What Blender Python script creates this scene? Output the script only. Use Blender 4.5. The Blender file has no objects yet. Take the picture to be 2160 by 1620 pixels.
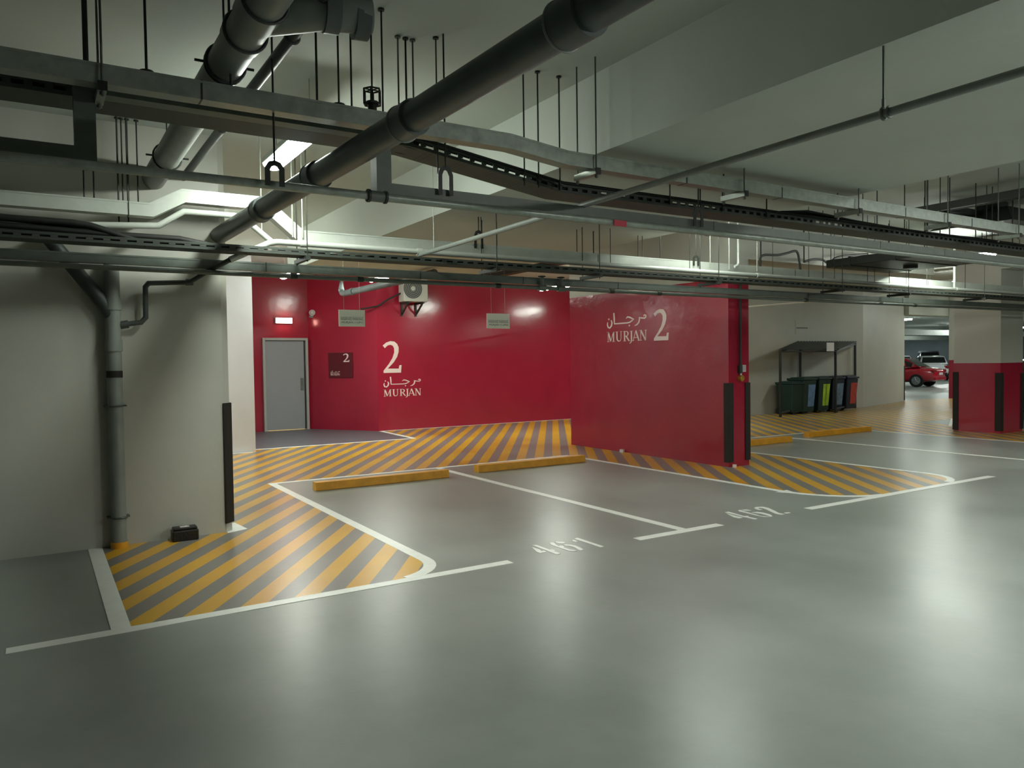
import bpy, math, random
from mathutils import Vector, Matrix
random.seed(4)
R=math.radians; PI=math.pi
C=bpy.context.scene.collection
# ------------------------------------------------------------------ camera
F,YAW,PIT,ROL,H=1609.48,.5570843,.0304966,-.0138096,1.6
fw=Vector((math.sin(YAW)*math.cos(PIT),math.cos(YAW)*math.cos(PIT),-math.sin(PIT)))
r0=Vector((math.cos(YAW),-math.sin(YAW),0)); u0=r0.cross(fw)
rt=r0*math.cos(ROL)+u0*math.sin(ROL); up=-r0*math.sin(ROL)+u0*math.cos(ROL)
CAM=Vector((0,0,H))
cd=bpy.data.cameras.new('camera'); co=bpy.data.objects.new('camera',cd); C.objects.link(co)
cd.sensor_width=36; cd.lens=F/2160*36; cd.clip_start=.05; cd.clip_end=300
m=Matrix.Identity(4)
for i in range(3): m[i][0]=rt[i]; m[i][1]=up[i]; m[i][2]=-fw[i]; m[i][3]=CAM[i]
co.matrix_world=m; bpy.context.scene.camera=co
def pl(x,y,ax,v):
    """point of the survey photo on a real plane of the building (ax = v)"""
    d=fw+rt*((x-1080)/F)-up*((y-810)/F)
    return CAM+d*((v-CAM[ax])/d[ax])
def fl(x,y): return pl(x,y,2,0)
# ------------------------------------------------------------------ materials
def lin(h):
    h=h.lstrip('#'); o=[]
    for i in (0,2,4):
        c=int(h[i:i+2],16)/255; o.append(c/12.92 if c<=.04045 else ((c+.055)/1.055)**2.4)
    return (*o,1)
M={}
def mat(name,col,rough=.5,metal=0.,var=.0,scale=3.,bump=0.,bscale=30.,spec=.5,emit=None,es=0.,coat=0.,rvar=0.):
    m=bpy.data.materials.new(name); m.use_nodes=True; nt=m.node_tree; N=nt.nodes; b=N['Principled BSDF']
    b.inputs['Roughness'].default_value=rough; b.inputs['Metallic'].default_value=metal
    b.inputs['Specular IOR Level'].default_value=spec; b.inputs['Coat Weight'].default_value=coat
    c=lin(col); b.inputs['Base Color'].default_value=c
    g=N.new('ShaderNodeNewGeometry')
    if var or rvar:
        n=N.new('ShaderNodeTexNoise'); n.inputs['Scale'].default_value=scale; n.inputs['Detail'].default_value=5; n.inputs['Roughness'].default_value=.6
        nt.links.new(g.outputs['Position'],n.inputs['Vector'])
        if var:
            r=N.new('ShaderNodeValToRGB'); r.color_ramp.elements[0].position=.3; r.color_ramp.elements[1].position=.7
            r.color_ramp.elements[0].color=tuple(max(0,v*(1-var)) for v in c[:3])+(1,)
            r.color_ramp.elements[1].color=tuple(min(1,v*(1+var)) for v in c[:3])+(1,)
            nt.links.new(n.outputs['Fac'],r.inputs['Fac']); nt.links.new(r.outputs['Color'],b.inputs['Base Color'])
        if rvar:
            mr=N.new('ShaderNodeMapRange'); mr.inputs['From Min'].default_value=.3; mr.inputs['From Max'].default_value=.7
            mr.inputs['To Min'].default_value=rough-rvar; mr.inputs['To Max'].default_value=rough+rvar
            nt.links.new(n.outputs['Fac'],mr.inputs['Value']); nt.links.new(mr.outputs['Result'],b.inputs['Roughness'])
    if bump:
        n2=N.new('ShaderNodeTexNoise'); n2.inputs['Scale'].default_value=bscale; n2.inputs['Detail'].default_value=4
        nt.links.new(g.outputs['Position'],n2.inputs['Vector'])
        bp=N.new('ShaderNodeBump'); bp.inputs['Strength'].default_value=bump; bp.inputs['Distance'].default_value=.02
        nt.links.new(n2.outputs['Fac'],bp.inputs['Height']); nt.links.new(bp.outputs['Normal'],b.inputs['Normal'])
    if emit:
        b.inputs['Emission Color'].default_value=lin(emit); b.inputs['Emission Strength'].default_value=es
    M[name]=m; return m
mat('ceiling_paint','#b6bbb3',.75,var=.04,scale=.8,bump=.15,bscale=8)
mat('wall_paint','#b2b2a9',.5,var=.05,scale=1.2,bump=.12,bscale=10)
mat('white_gloss','#cfcdd2',.3,var=.03,bump=.1,bscale=12)
mat('red_paint','#9c2238',.17,var=.06,scale=1.5,bump=.10,bscale=7,spec=.5)
mat('red_wavy','#9c2238',.15,var=.06,scale=1.5,bump=.40,bscale=4,spec=.5)
mat('line_white','#f2f4ee',.35,var=.05,scale=8)
mat('letter_white','#e6cfcb',.35)
mat('galv','#929991',.36,metal=.45,var=.18,scale=14,rvar=.08)
mat('galv_dull','#656c65',.5,metal=.35,var=.12,scale=9)
mat('trunk_white','#c5cac2',.35,metal=.3,var=.06,scale=8)
mat('pipe_grey','#535b5a',.42,var=.12,scale=6)
mat('pipe_light','#7f8580',.45,var=.1,scale=6)
mat('pipe_dark','#3d4240',.5,var=.1,scale=6)
mat('pipe_white','#b9beb6',.38,var=.06,scale=6)
mat('steel_dark','#30332f',.5,metal=.3,var=.1,scale=20)
mat('rod_steel','#5d625c',.45,metal=.6)
mat('rod_dark','#23261f',.55,metal=.2)
mat('rod_light','#b5b8ae',.35,metal=.5)
mat('cable_black','#121310',.6)
mat('rubber','#1a1510',.75,var=.2,scale=20)
mat('stop_yellow','#d9981c',.45,var=.16,scale=5,bump=.2,bscale=25)
mat('door_grey','#8f9295',.42,var=.02)
mat('frame_grey','#a5a6a0',.4)
mat('dark_gap','#2a2a28',.7)
mat('plaque_brown','#5a1520',.4)
mat('sign_white','#e6eadf',.35)
mat('ink','#26302e',.6)
mat('lamp_body','#c9ccc6',.5)
mat('lamp_glow','#ffffff',.5,emit='#f6fff2',es=30)
mat('fill_glow_near','#ffffff',.5,emit='#fbfff8',es=55)  # glow of the added fill lamps near the viewer
mat('lamp_glow_soft','#ffffff',.5,emit='#f6fff2',es=16)
mat('lamp_glow_far','#ffffff',.5,emit='#f4fff8',es=42)
mat('lamp_warm','#ffffff',.5,emit='#ffd9a0',es=40)
mat('exit_glow','#ffffff',.5,emit='#ffb0a0',es=9)
mat('box_black','#15140f',.4,bump=.2,bscale=60)
mat('bin_green','#12302a',.45,var=.1)
mat('bin_navy','#141d2e',.45,var=.1)
mat('poster_blue','#5d7ca0',.5,var=.35,scale=9)
mat('poster_lime','#9cc02f',.5,var=.25,scale=9)
mat('poster_slate','#5a7086',.5,var=.35,scale=9)
mat('poster_red','#a83a34',.5,var=.3,scale=9)
mat('shelter_black','#161b18',.5)
mat('ac_white','#a9a9a0',.5)
mat('brass','#b08a3a',.35,metal=.6)
mat('tag_red','#b81d3c',.45)
mat('plastic_white','#c9c4c4',.4)
mat('car_red','#a30f24',.22,coat=.6,spec=.6)
mat('car_white','#d6d8dc',.25,coat=.5)
mat('car_black','#0b0b0d',.25,coat=.5)
mat('car_silver','#8b9096',.3,metal=.4)
mat('glass','#0d1416',.08,spec=.8)
mat('tyre','#111111',.8)
mat('rim','#8c8f92',.35,metal=.7)
mat('tail_light','#7b1518',.25)
mat('head_light','#d8dcdf',.15)
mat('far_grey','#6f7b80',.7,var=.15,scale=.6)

def floor_nodes(name,hatch):
    m=bpy.data.materials.new(name); m.use_nodes=True; nt=m.node_tree; N=nt.nodes; L=nt.links; b=N['Principled BSDF']
    g=N.new('ShaderNodeNewGeometry')
    n=N.new('ShaderNodeTexNoise'); n.inputs['Scale'].default_value=.55; n.inputs['Detail'].default_value=6; n.inputs['Roughness'].default_value=.62
    L.new(g.outputs['Position'],n.inputs['Vector'])
    r=N.new('ShaderNodeValToRGB'); e=r.color_ramp.elements
    e[0].position=.3; e[1].position=.72
    e[0].color=lin('#818882'); e[1].color=lin('#9ca19c')
    if hatch: e[0].color=lin('#6f6c69'); e[1].color=lin('#8a8580')
    L.new(n.outputs['Fac'],r.inputs['Fac']); col=r.outputs['Color']
    # tyre smudges, stretched
    mp=N.new('ShaderNodeMapping'); mp.inputs['Scale'].default_value=(1.1,.6,1); mp.inputs['Rotation'].default_value=(0,0,.5)
    L.new(g.outputs['Position'],mp.inputs['Vector'])
    n3=N.new('ShaderNodeTexNoise'); n3.inputs['Scale'].default_value=1.2; n3.inputs['Detail'].default_value=5; n3.inputs['Roughness'].default_value=.5
    L.new(mp.outputs['Vector'],n3.inputs['Vector'])
    r3=N.new('ShaderNodeValToRGB'); r3.color_ramp.elements[0].position=.52; r3.color_ramp.elements[1].position=.85
    r3.color_ramp.elements[0].color=(1,1,1,1); r3.color_ramp.elements[1].color=(.66,.66,.68,1)
    L.new(n3.outputs['Fac'],r3.inputs['Fac'])
    if hatch:
        sx=N.new('ShaderNodeSeparateXYZ'); L.new(g.outputs['Position'],sx.inputs[0])
        a=R(55); P=.2925; ph0=-.045
        m1=N.new('ShaderNodeMath'); m1.operation='MULTIPLY'; m1.inputs[1].default_value=-math.sin(a)/P; L.new(sx.outputs[0],m1.inputs[0])
        m2=N.new('ShaderNodeMath'); m2.operation='MULTIPLY_ADD'; m2.inputs[1].default_value=math.cos(a)/P; L.new(sx.outputs[1],m2.inputs[0]); L.new(m1.outputs[0],m2.inputs[2])
        m3=N.new('ShaderNodeMath'); m3.operation='ADD'; m3.inputs[1].default_value=-ph0/P+.25+40; L.new(m2.outputs[0],m3.inputs[0])
        m4=N.new('ShaderNodeMath'); m4.operation='FRACT'; L.new(m3.outputs[0],m4.inputs[0])
        m5=N.new('ShaderNodeMath'); m5.operation='LESS_THAN'; m5.inputs[1].default_value=.5; L.new(m4.outputs[0],m5.inputs[0])
        ry=N.new('ShaderNodeValToRGB'); ry.color_ramp.elements[0].position=.35; ry.color_ramp.elements[1].position=.65
        ry.color_ramp.elements[0].color=lin('#c58f2c'); ry.color_ramp.elements[1].color=lin('#d9a92c')
        L.new(n.outputs['Fac'],ry.inputs['Fac'])
        mx=N.new('ShaderNodeMix'); mx.data_type='RGBA'; L.new(m5.outputs[0],mx.inputs[0]); L.new(col,mx.inputs[6]); L.new(ry.outputs['Color'],mx.inputs[7])
        col=mx.outputs[2]
    mm=N.new('ShaderNodeMix'); mm.data_type='RGBA'; mm.blend_type='MULTIPLY'; mm.inputs[0].default_value=.12 if hatch else .5
    L.new(col,mm.inputs[6]); L.new(r3.outputs['Color'],mm.inputs[7]); L.new(mm.outputs[2],b.inputs['Base Color'])
    mr=N.new('ShaderNodeMapRange'); mr.inputs['From Min'].default_value=.35; mr.inputs['From Max'].default_value=.7
    mr.inputs['To Min'].default_value=.285; mr.inputs['To Max'].default_value=.36
    L.new(n.outputs['Fac'],mr.inputs['Value']); L.new(mr.outputs['Result'],b.inputs['Roughness'])
    n2=N.new('ShaderNodeTexNoise'); n2.inputs['Scale'].default_value=9; n2.inputs['Detail'].default_value=5; L.new(g.outputs['Position'],n2.inputs['Vector'])
    bp=N.new('ShaderNodeBump'); bp.inputs['Strength'].default_value=.15; bp.inputs['Distance'].default_value=.01
    L.new(n2.outputs['Fac'],bp.inputs['Height']); L.new(bp.outputs['Normal'],b.inputs['Normal'])
    b.inputs['Specular IOR Level'].default_value=.5
    M[name]=m
floor_nodes('floor_paint',False); floor_nodes('hatch_paint',True)
def tray_mat():
    m=mat('tray_galv','#3c423c',.55,metal=.3,var=.12,scale=10); nt=m.node_tree; N=nt.nodes; L=nt.links; b=N['Principled BSDF']
    g=N.new('ShaderNodeNewGeometry'); v=N.new('ShaderNodeTexVoronoi'); v.inputs['Scale'].default_value=28; v.inputs['Randomness'].default_value=0.
    L.new(g.outputs['Position'],v.inputs['Vector'])
    c=N.new('ShaderNodeMath'); c.operation='GREATER_THAN'; c.inputs[1].default_value=.26; L.new(v.outputs['Distance'],c.inputs[0])
    src=b.inputs['Base Color'].links[0].from_socket
    mx=N.new('ShaderNodeMix'); mx.data_type='RGBA'; mx.inputs[6].default_value=lin('#1c1f1b'); L.new(c.outputs[0],mx.inputs[0]); L.new(src,mx.inputs[7]); L.new(mx.outputs[2],b.inputs['Base Color'])
tray_mat()
# ------------------------------------------------------------------ mesh builder
def circ(r,n=16): return [(r*math.cos(2*PI*i/n),r*math.sin(2*PI*i/n)) for i in range(n)]
def rect(w,h): return [(-w/2,-h/2),(w/2,-h/2),(w/2,h/2),(-w/2,h/2)]
class MB:
    def __init__(s): s.v=[]; s.f=[]; s.sm=[]
    def add(s,vs,fs,sm=False):
        o=len(s.v); s.v+= [Vector(v) for v in vs]; s.f+=[tuple(i+o for i in f) for f in fs]; s.sm+=[sm]*len(fs); return s
    def box(s,a,b):
        x0,x1=sorted((a[0],b[0])); y0,y1=sorted((a[1],b[1])); z0,z1=sorted((a[2],b[2]))
        return s.add([(x,y,z) for z in (z0,z1) for y in (y0,y1) for x in (x0,x1)],[(0,2,3,1),(4,5,7,6),(0,1,5,4),(2,6,7,3),(0,4,6,2),(1,3,7,5)])
    def cbox(s,c,d,rz=0,M4=None):
        vs=[Vector((x*d[0]/2,y*d[1]/2,z*d[2]/2)) for z in (-1,1) for y in (-1,1) for x in (-1,1)]
        q=Matrix.Rotation(rz,3,'Z') if M4 is None else M4
        return s.add([q@v+Vector(c) for v in vs],[(0,2,3,1),(4,5,7,6),(0,1,5,4),(2,6,7,3),(0,4,6,2),(1,3,7,5)])
    def sweep(s,pts,prof,ref=(0,0,1),sm=False,caps=True,closed=False):
        P=[Vector(p) for p in pts]; n=len(P); k=len(prof); ref=Vector(ref); vs=[]
        for i,p in enumerate(P):
            if closed: t0=(p-P[i-1]).normalized(); t1=(P[(i+1)%n]-p).normalized()
            else:
                t0=(p-P[i-1]).normalized() if i>0 else None; t1=(P[i+1]-p).normalized() if i<n-1 else None
                t0=t0 or t1; t1=t1 or t0
            t=(t0+t1).normalized(); c=max(.35,t.dot(t0))
            rr=ref if abs(t.dot(ref))<.98 else Vector((0,1,0)) if abs(t.y)<.9 else Vector((1,0,0))
            a=t.cross(rr).normalized(); b=a.cross(t).normalized()
            d=(t1-t0); st=d.normalized() if d.length>1e-4 else None
            for (x,y) in prof:
                o=a*x+b*y
                if st is not None: 
                    so=st-t*st.dot(t)
                    if so.length>1e-5: so.normalize(); o=o+so*(o.dot(so)*(1/c-1))
                vs.append(p+o)
        fs=[]
        for i in range(n if closed else n-1):
            for j in range(k):
                i2=(i+1)%n; fs.append((i*k+j,i*k+(j+1)%k,i2*k+(j+1)%k,i2*k+j))
        s.add(vs,fs,sm)
        if caps and not closed: s.add(vs[:k],[tuple(range(k))[::-1]]); s.add(vs[-k:],[tuple(range(k))])
        return s
    def tube(s,pts,r,n=14,**kw): return s.sweep(pts,circ(r,n),sm=True,**kw)
    def cyl(s,a,b,r,n=16): return s.tube([a,b],r,n)
    def ring(s,c,ax,r,rt_,n=24):
        ax=Vector(ax).normalized(); q=ax.orthogonal().normalized(); w=ax.cross(q)
        return s.sweep([Vector(c)+q*(r*math.cos(2*PI*i/n))+w*(r*math.sin(2*PI*i/n)) for i in range(n)],circ(rt_,6),ref=ax,sm=True,closed=True)
    def flat(s,pts,th=(0,0,.002)):
        n=len(pts); t=Vector(th); P=[Vector(p) for p in pts]
        s.add(P+[p+t for p in P],[tuple(range(n))[::-1],tuple(range(n,2*n))]+[(i,(i+1)%n,n+(i+1)%n,n+i) for i in range(n)]); return s
    def quad(s,p): return s.add(p,[tuple(range(len(p)))])
    def build(s,name,m,parent=None,bevel=0,sub=0):
        base=Vector((0,0,0))
        if parent is not None:
            q=parent
            while q is not None: base+=q.location; q=q.parent
        me=bpy.data.meshes.new(name); me.from_pydata([v-base for v in s.v],[],s.f)
        me.materials.append(M[m]); me.polygons.foreach_set('use_smooth',s.sm); me.update()
        o=bpy.data.objects.new(name,me); C.objects.link(o)
        if parent is not None: o.parent=parent
        if bevel:
            b=o.modifiers.new('bevel','BEVEL'); b.width=bevel; b.segments=2; b.limit_method='ANGLE'
        if sub:
            b=o.modifiers.new('sub','SUBSURF'); b.levels=sub; b.render_levels=sub
        return o
def tag(o,label,cat,group=None,kind=None):
    if label: o['label']=label
    if cat: o['category']=cat
    if group: o['group']=group
    if kind: o['kind']=kind
    return o
def thing(name,label,cat,loc=(0,0,0),group=None):
    o=bpy.data.objects.new(name,None); o.empty_display_size=.1; C.objects.link(o); o.location=loc
    return tag(o,label,cat,group)
def struct(o,label=None): o['kind']='structure'; 
def lab(o,l): o['label']=l; return o
def dup(root,loc,label=None,group=None,rz=0):
    r=root.copy(); C.objects.link(r); r.location=loc; r.rotation_euler=(0,0,rz)
    if label: r['label']=label
    if group: r['group']=group
    for ch in list(root.children):
        c=ch.copy(); C.objects.link(c); c.parent=r
        for g in list(ch.children):
            d=g.copy(); C.objects.link(d); d.parent=c
    return r
ORD=['first','second','third','fourth','fifth','sixth','seventh','eighth','ninth','tenth','eleventh','twelfth','thirteenth','fourteenth','fifteenth','sixteenth','seventeenth','eighteenth']
# ------------------------------------------------------------------ the building
ZS=3.75; ZL=3.15; BX0=3.63; BX1=6.75
WX0,WX1,WY0,WY1=-9,66,-13,48
def S(name,mb,m,label): 
    o=mb.build(name,m); o['kind']='structure'; o['label']=label; return o
floor=S('floor',MB().box((WX0,WY0,-.2),(WX1,WY1,0)),'floor_paint','grey-green painted concrete garage floor')
S('ceiling',MB().box((WX0,WY0,ZS),(WX1,WY1,ZS+.2)),'ceiling_paint','off-white concrete ceiling slab')
S('trim_1',MB().box((BX0,WY0+.0,ZL),(BX1,12.9,ZS)),'ceiling_paint','wide dropped concrete ceiling panel running over the bays')
S('trim_2',MB().box((8.97,7.75,3.05),(13.9,8.15,ZS)),'wall_paint','concrete girder running right from the top of the partition')
S('trim_4',MB().box((16.4,-4,3.3),(17.0,7.8,ZS)),'ceiling_paint','concrete downstand beam running to the right column')
S('wall_back',MB().box((WX0,WY0-.2,0),(WX1,WY0,ZS)),'wall_paint','wall behind the viewer')
S('wall_left_end',MB().box((WX0-.2,WY0,0),(WX0,WY1,ZS)),'wall_paint','far left end wall')
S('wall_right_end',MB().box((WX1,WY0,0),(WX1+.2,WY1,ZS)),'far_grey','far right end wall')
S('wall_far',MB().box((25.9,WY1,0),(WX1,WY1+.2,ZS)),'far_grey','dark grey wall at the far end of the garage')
# left wall with chamfered end
w=MB(); Y0,Y1=7.6,8.0; xe=1.50
w.flat([(WX0,Y0,0),(xe,Y0,0),(xe+.065,Y0+.065,0),(xe+.065,Y1,0),(WX0,Y1,0)],(0,0,ZS)); S('wall_left',w,'wall_paint','plain grey concrete wall on the left with the drain pipe')
S('wall_corner',MB().box((-1,14.32,0),(3.37,18.45,ZS)),'white_gloss','white painted wall end beside the red door wall')
S('wall_closing',MB().box((-1.2,8.0,0),(-1,18.5,ZS)),'wall_paint','side wall of the passage behind the left wall')
# door wall (opening), slanted wall, main red wall as one structure
dx0,dx1,dz=4.60,5.56,2.16
w=MB(); w.box((3.37,18.45,0),(dx0,18.6,ZS)); w.box((dx1,18.45,0),(5.65,18.6,ZS)); w.box((dx0,18.45,dz),(dx1,18.6,ZS))
w.flat([(5.65,18.45,0),(6.75,16.75,0),(6.9,16.75,0),(6.9,18.6,0),(5.65,18.6,0)],(0,0,ZS))
w.box((6.9,16.75,0),(15.0,17.0,ZS))
wr=S('wall_red',w,'red_paint','glossy red back wall with the door and the large number two')
w=MB(); w.box((8.54,7.75,0),(8.97,11.62,2.76)); wp=S('wall_partition',w,'red_wavy','glossy red partition wall with white lettering')
S('wall_partition_top',MB().box((8.54,7.75,2.76),(8.97,11.62,ZS)),'wall_paint','unpainted upper part of the partition')
w=MB(); w.flat([(14.8,14.4,0),(21.87,14.4,0),(25.88,15.46,0),(25.88,15.9,0),(15.0,17.0,0),(14.8,16.75,0)],(0,0,ZS)); S('wall_right',w,'wall_paint','dull grey wall behind the bin shelter')
S('trim_3',MB().box((25.88,15.3,3.02),(WX1,15.9,ZS)),'ceiling_paint','concrete lintel above the opening to the next parking hall')
S('wall_beyond',MB().box((25.88,15.9,0),(26.1,WY1,ZS)),'wall_paint','wall dividing the next parking hall')
# small lit room behind the door
w=MB(); w.box((4.2,20.6,0),(6.0,20.7,2.6)); w.box((4.1,18.6,0),(4.2,20.7,2.6)); w.box((6.0,18.6,0),(6.1,20.7,2.6)); w.box((4.1,18.6,2.6),(6.1,20.7,2.7))
S('wall_lobby',w,'wall_paint','lobby walls behind the grey door')
def lamp(x,y,z,label,rz=0,rods=True,glow='lamp_glow',L=1.25,wd=.15,top=ZS,group='batten lamps'):
    t=thing('ceiling_lamp',label,'lamp',(x,y,z),group)
    d=Vector((-math.sin(rz),math.cos(rz),0)); a=Vector((x,y,z))
    q=Matrix.Rotation(rz,3,'Z')
    MB().cbox((x,y,z+.045),(wd,L,.05),rz).build('housing','lamp_body',t,bevel=.008)
    n=9; prof=[(wd*.47*math.cos(PI+PI*i/(n-1)),.055*math.sin(PI+PI*i/(n-1))) for i in range(n)]
    MB().sweep([a+d*(-L/2+.02)+Vector((0,0,.02)),a+d*(L/2-.02)+Vector((0,0,.02))],prof,sm=True).build('diffuser',glow,t)
    if rods and top-z>.15:
        for s in (-1,1):
            p=a+d*s*(L*.38); MB().cyl((p.x,p.y,z+.07),(p.x,p.y,top),.004,8).build('suspension_rod','rod_light',t)
    return t
lamp(5.1,19.6,2.5,'lamp in the lobby behind the grey door',glow='lamp_warm',rods=False,group=None)

# ------------------------------------------------------------------ floor markings (paint, parts of the floor)
ZP=.0015
def poly(pts,name,m,label,z=0,th=.0015,parent=floor):
    o=MB().flat([(p[0],p[1],z) for p in pts],(0,0,th)).build(name,m,parent); lab(o,label); return o
def strip(pts,w,z=.0005,th=.0022):
    b=MB(); P=[Vector((p[0],p[1],0)) for p in pts]; n=len(P); Ls=[];Rs=[]
    for i in range(n):
        t0=(P[i]-P[i-1]).normalized() if i else (P[1]-P[0]).normalized(); t1=(P[i+1]-P[i]).normalized() if i<n-1 else t0
        t=(t0+t1).normalized(); nn=Vector((-t.y,t.x,0)); k=w/2/max(.4,t.dot(t0)); Ls.append(P[i]+nn*k); Rs.append(P[i]-nn*k)
    for i in range(n-1): b.flat([(*Rs[i][:2],z),(*Rs[i+1][:2],z),(*Ls[i+1][:2],z),(*Ls[i][:2],z)],(0,0,th))
    return b
def line(pts,w,label,z=.0005,th=.0022,m='line_white'):
    o=strip(pts,w,z,th).build('painted_line',m,floor); lab(o,label); return o
def arc(cx,cy,r,a0,a1,n=10): return [(cx+r*math.cos(R(a0+(a1-a0)*i/n)),cy+r*math.sin(R(a0+(a1-a0)*i/n))) for i in range(n+1)]
# hatched areas
poly([(.45,5.17),(2.2,5.17)]+arc(2.2,5.55,.38,-90,0)+[(2.58,10.3),(1.56,10.3),(1.56,7.62),(.45,7.62)],'hatched_marking','hatch_paint','yellow diagonal stripes beside the drain pipe wall')
poly([(1.0,10.3),(12.9,10.3),(12.9,16.74),(6.78,16.74),(6.68,14.65),(3.4,14.65),(3.3,14.31),(1.0,14.31)],'hatched_marking','hatch_paint','yellow diagonal stripes in front of the red wall')
poly([(7.55,10.3),(7.55,5.9)]+arc(8.35,5.98,.8,180,270)[1:]+[(9.55,5.17)]+arc(9.55,5.72,.55,-90,0)[1:]+[(10.12,10.3)],'hatched_marking','hatch_paint','yellow diagonal stripes around the foot of the red partition')
poly([(12.9,10.3),(15.15,10.3),(15.15,5.9),(15.9,5.17),(17.6,5.17),(17.7,10.3),(25,10.3),(34,14),(34,15.6),(25.9,15.4),(21.9,14.38),(12.9,14.38)],'hatched_marking','hatch_paint','yellow diagonal stripes in front of the bin shelter and around the column')
# white lines
line([(-.19,5.135),(3.16,5.135)],.1,'long white line at the left front of the bays')
line([(4.48,5.135),(5.53,5.135)],.1,'short white line between the numbers 461 and 462')
line([(6.84,5.135),(10.58,5.135)],.1,'long white line at the right front of the bays')
line([(.395,5.18),(.395,7.6)],.11,'white line running to the foot of the drain pipe',z=.001)
line([(2.63,10.36),(2.63,5.62)]+arc(2.2,5.60,.43,0,-78,8),.1,'white side line of bay 461, curving at its front',z=.0011)
line([(2.58,10.32),(7.52,10.32)],.085,'white line behind the two yellow wheel stops',z=.0013)
line([(5.08,10.28),(5.08,5.17)],.1,'white line between bays 461 and 462',z=.001)
line([(7.5,10.3),(7.5,6.0)]+arc(8.35,6.0,.85,180,262,9),.09,'white side line of bay 462, curving at its front',z=.0011)
line([(10.17,10.3),(10.17,5.8)]+arc(9.6,5.78,.57,0,-82,8),.09,'white line on the far side of the partition hatching, curved at its front',z=.0011)
line([(12.6,10.0),(12.6,5.1)],.09,'faint white bay line beyond the partition')
line([(15.1,10.3),(15.1,5.9)],.08,'white bay line left of the red and white column')
line([(10.17,10.32),(15.1,10.32)],.06,'white line behind the wheel stops beyond the partition',z=.0013)
line([(3.42,14.65),(6.68,14.65),(6.78,16.7)],.09,'white line around the dark threshold at the door',z=.001)
line([(6.8,16.70),(12.9,16.70)],.07,'thin white line along the foot of the red wall',z=.001)
line([(3.3,14.26),(1.0,14.26)],.07,'white line at the foot of the white wall end',z=.001)
poly([(1.5,7.55),(1.70,7.63),(1.66,8.0),(1.57,8.0)],'painted_line','line_white','small white triangle at the left wall corner',z=.001,th=.002)
line([(17.35,9.3),(19.4,10.35)],.06,'white line crossing the far hatching',z=.001)
mat('threshold_grey','#5e6066',.4,var=.06)
poly([(3.37,14.7),(6.63,14.7),(6.72,16.75),(5.65,18.44),(3.37,18.44)],'threshold_area','threshold_grey','darker grey painted floor in front of the door')
# stencilled bay numbers
k1=lambda x,y:fl(1100+x/10.8,1110+y/10.8)
k2=lambda x,y:fl(1320+x/6,1050+y/6)
def stencil(polys,k,label,name='bay_number'):
    b=MB()
    for P in polys:
        q=[k(*p) for p in P]; q=[(p.x,p.y,.0005) for p in q]
        a=sum(q[i][0]*q[(i+1)%len(q)][1]-q[(i+1)%len(q)][0]*q[i][1] for i in range(len(q)))
        if a<0: q=q[::-1]
        b.flat(q,(0,0,.0025))
    o=b.build(name,'line_white',floor); lab(o,label)
stencil([[(240,435),(345,432),(640,540),(690,530),(745,545),(765,558),(745,572),(895,628),(800,650),(735,625),(600,570)],
 [(235,478),(415,535),(450,572),(520,565),(565,588),(430,618),(345,590)],
 [(640,395),(655,375),(700,367),(750,385),(780,420),(845,455),(890,445),(940,450),(970,470),(965,490),(1100,535),(1275,560),(1170,573),(1080,565),(920,515),(780,465),(680,430)],
 [(755,362),(800,355),(950,362),(1010,382),(960,398),(860,395),(800,385)],
 [(955,430),(1020,422),(1130,428),(1230,447),(1350,495),(1405,530),(1395,550),(1340,557),(1290,540),(1240,505),(1180,475),(1090,455),(1010,450)],
 [(1145,340),(1185,312),(1290,352),(1230,365)],
 [(1200,290),(1260,270),(1300,275),(1875,465),(1800,482),(1740,465)]],k1,'white stencilled number 461')
stencil([[(1255,185),(1300,178),(1500,235),(1545,230),(1560,245),(1665,268),(1630,275),(1450,235)],
 [(1275,200),(1400,235),(1480,252),(1430,262),(1370,250),(1330,230)],
 [(1420,160),(1450,155),(1500,172),(1560,190),(1640,212),(1700,230),(1820,243),(1750,243),(1650,225),(1520,195),(1440,175)],
 [(1465,153),(1530,150),(1590,162),(1550,167),(1500,163)],
 [(1595,185),(1660,180),(1740,190),(1830,215),(1855,235),(1830,240),(1790,225),(1720,205),(1650,195)],
 [(1625,130),(1650,118),(1730,115),(1810,132),(1870,160),(1940,195),(2010,208),(1965,216),(1900,205),(1840,180),(1780,150),(1730,132),(1680,130),(1680,142),(1730,152),(1690,158),(1640,143)],
 [(2000,190),(2060,185),(2088,192),(2030,202)]],k2,'white stencilled number 462')
# ------------------------------------------------------------------ wall lettering
def plane_letters(polys,strokes,fn,nrm,name,parent,label,m='letter_white',th=.003):
    """outlines and pen strokes given in sign space, laid on a wall"""
    b=MB(); nv=Vector(nrm).normalized()
    def put(P):
        q=[fn(*p) for p in P]
        a=Vector((0,0,0))
        for i in range(len(q)): a+=q[i].cross(q[(i+1)%len(q)])
        if a.dot(nv)<0: q=q[::-1]
        b.flat([p+nv*.0004 for p in q],nv*th)
    for P in polys: put(P)
    for (P,w) in strokes:
        n=len(P); ws=w if isinstance(w,(list,tuple)) else [w]*n; L=[];Rr=[]
        for i in range(n):
            a=Vector(P[max(0,i-1)]); c=Vector(P[min(n-1,i+1)]); t=(c-a).normalized(); nn=Vector((-t.y,t.x)); L.append(Vector(P[i])+nn*ws[i]/2); Rr.append(Vector(P[i])-nn*ws[i]/2)
        put([tuple(p) for p in L]+[tuple(p) for p in Rr[::-1]])
    o=b.build(name,m,parent); 
    if label: lab(o,label)
    return o
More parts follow.
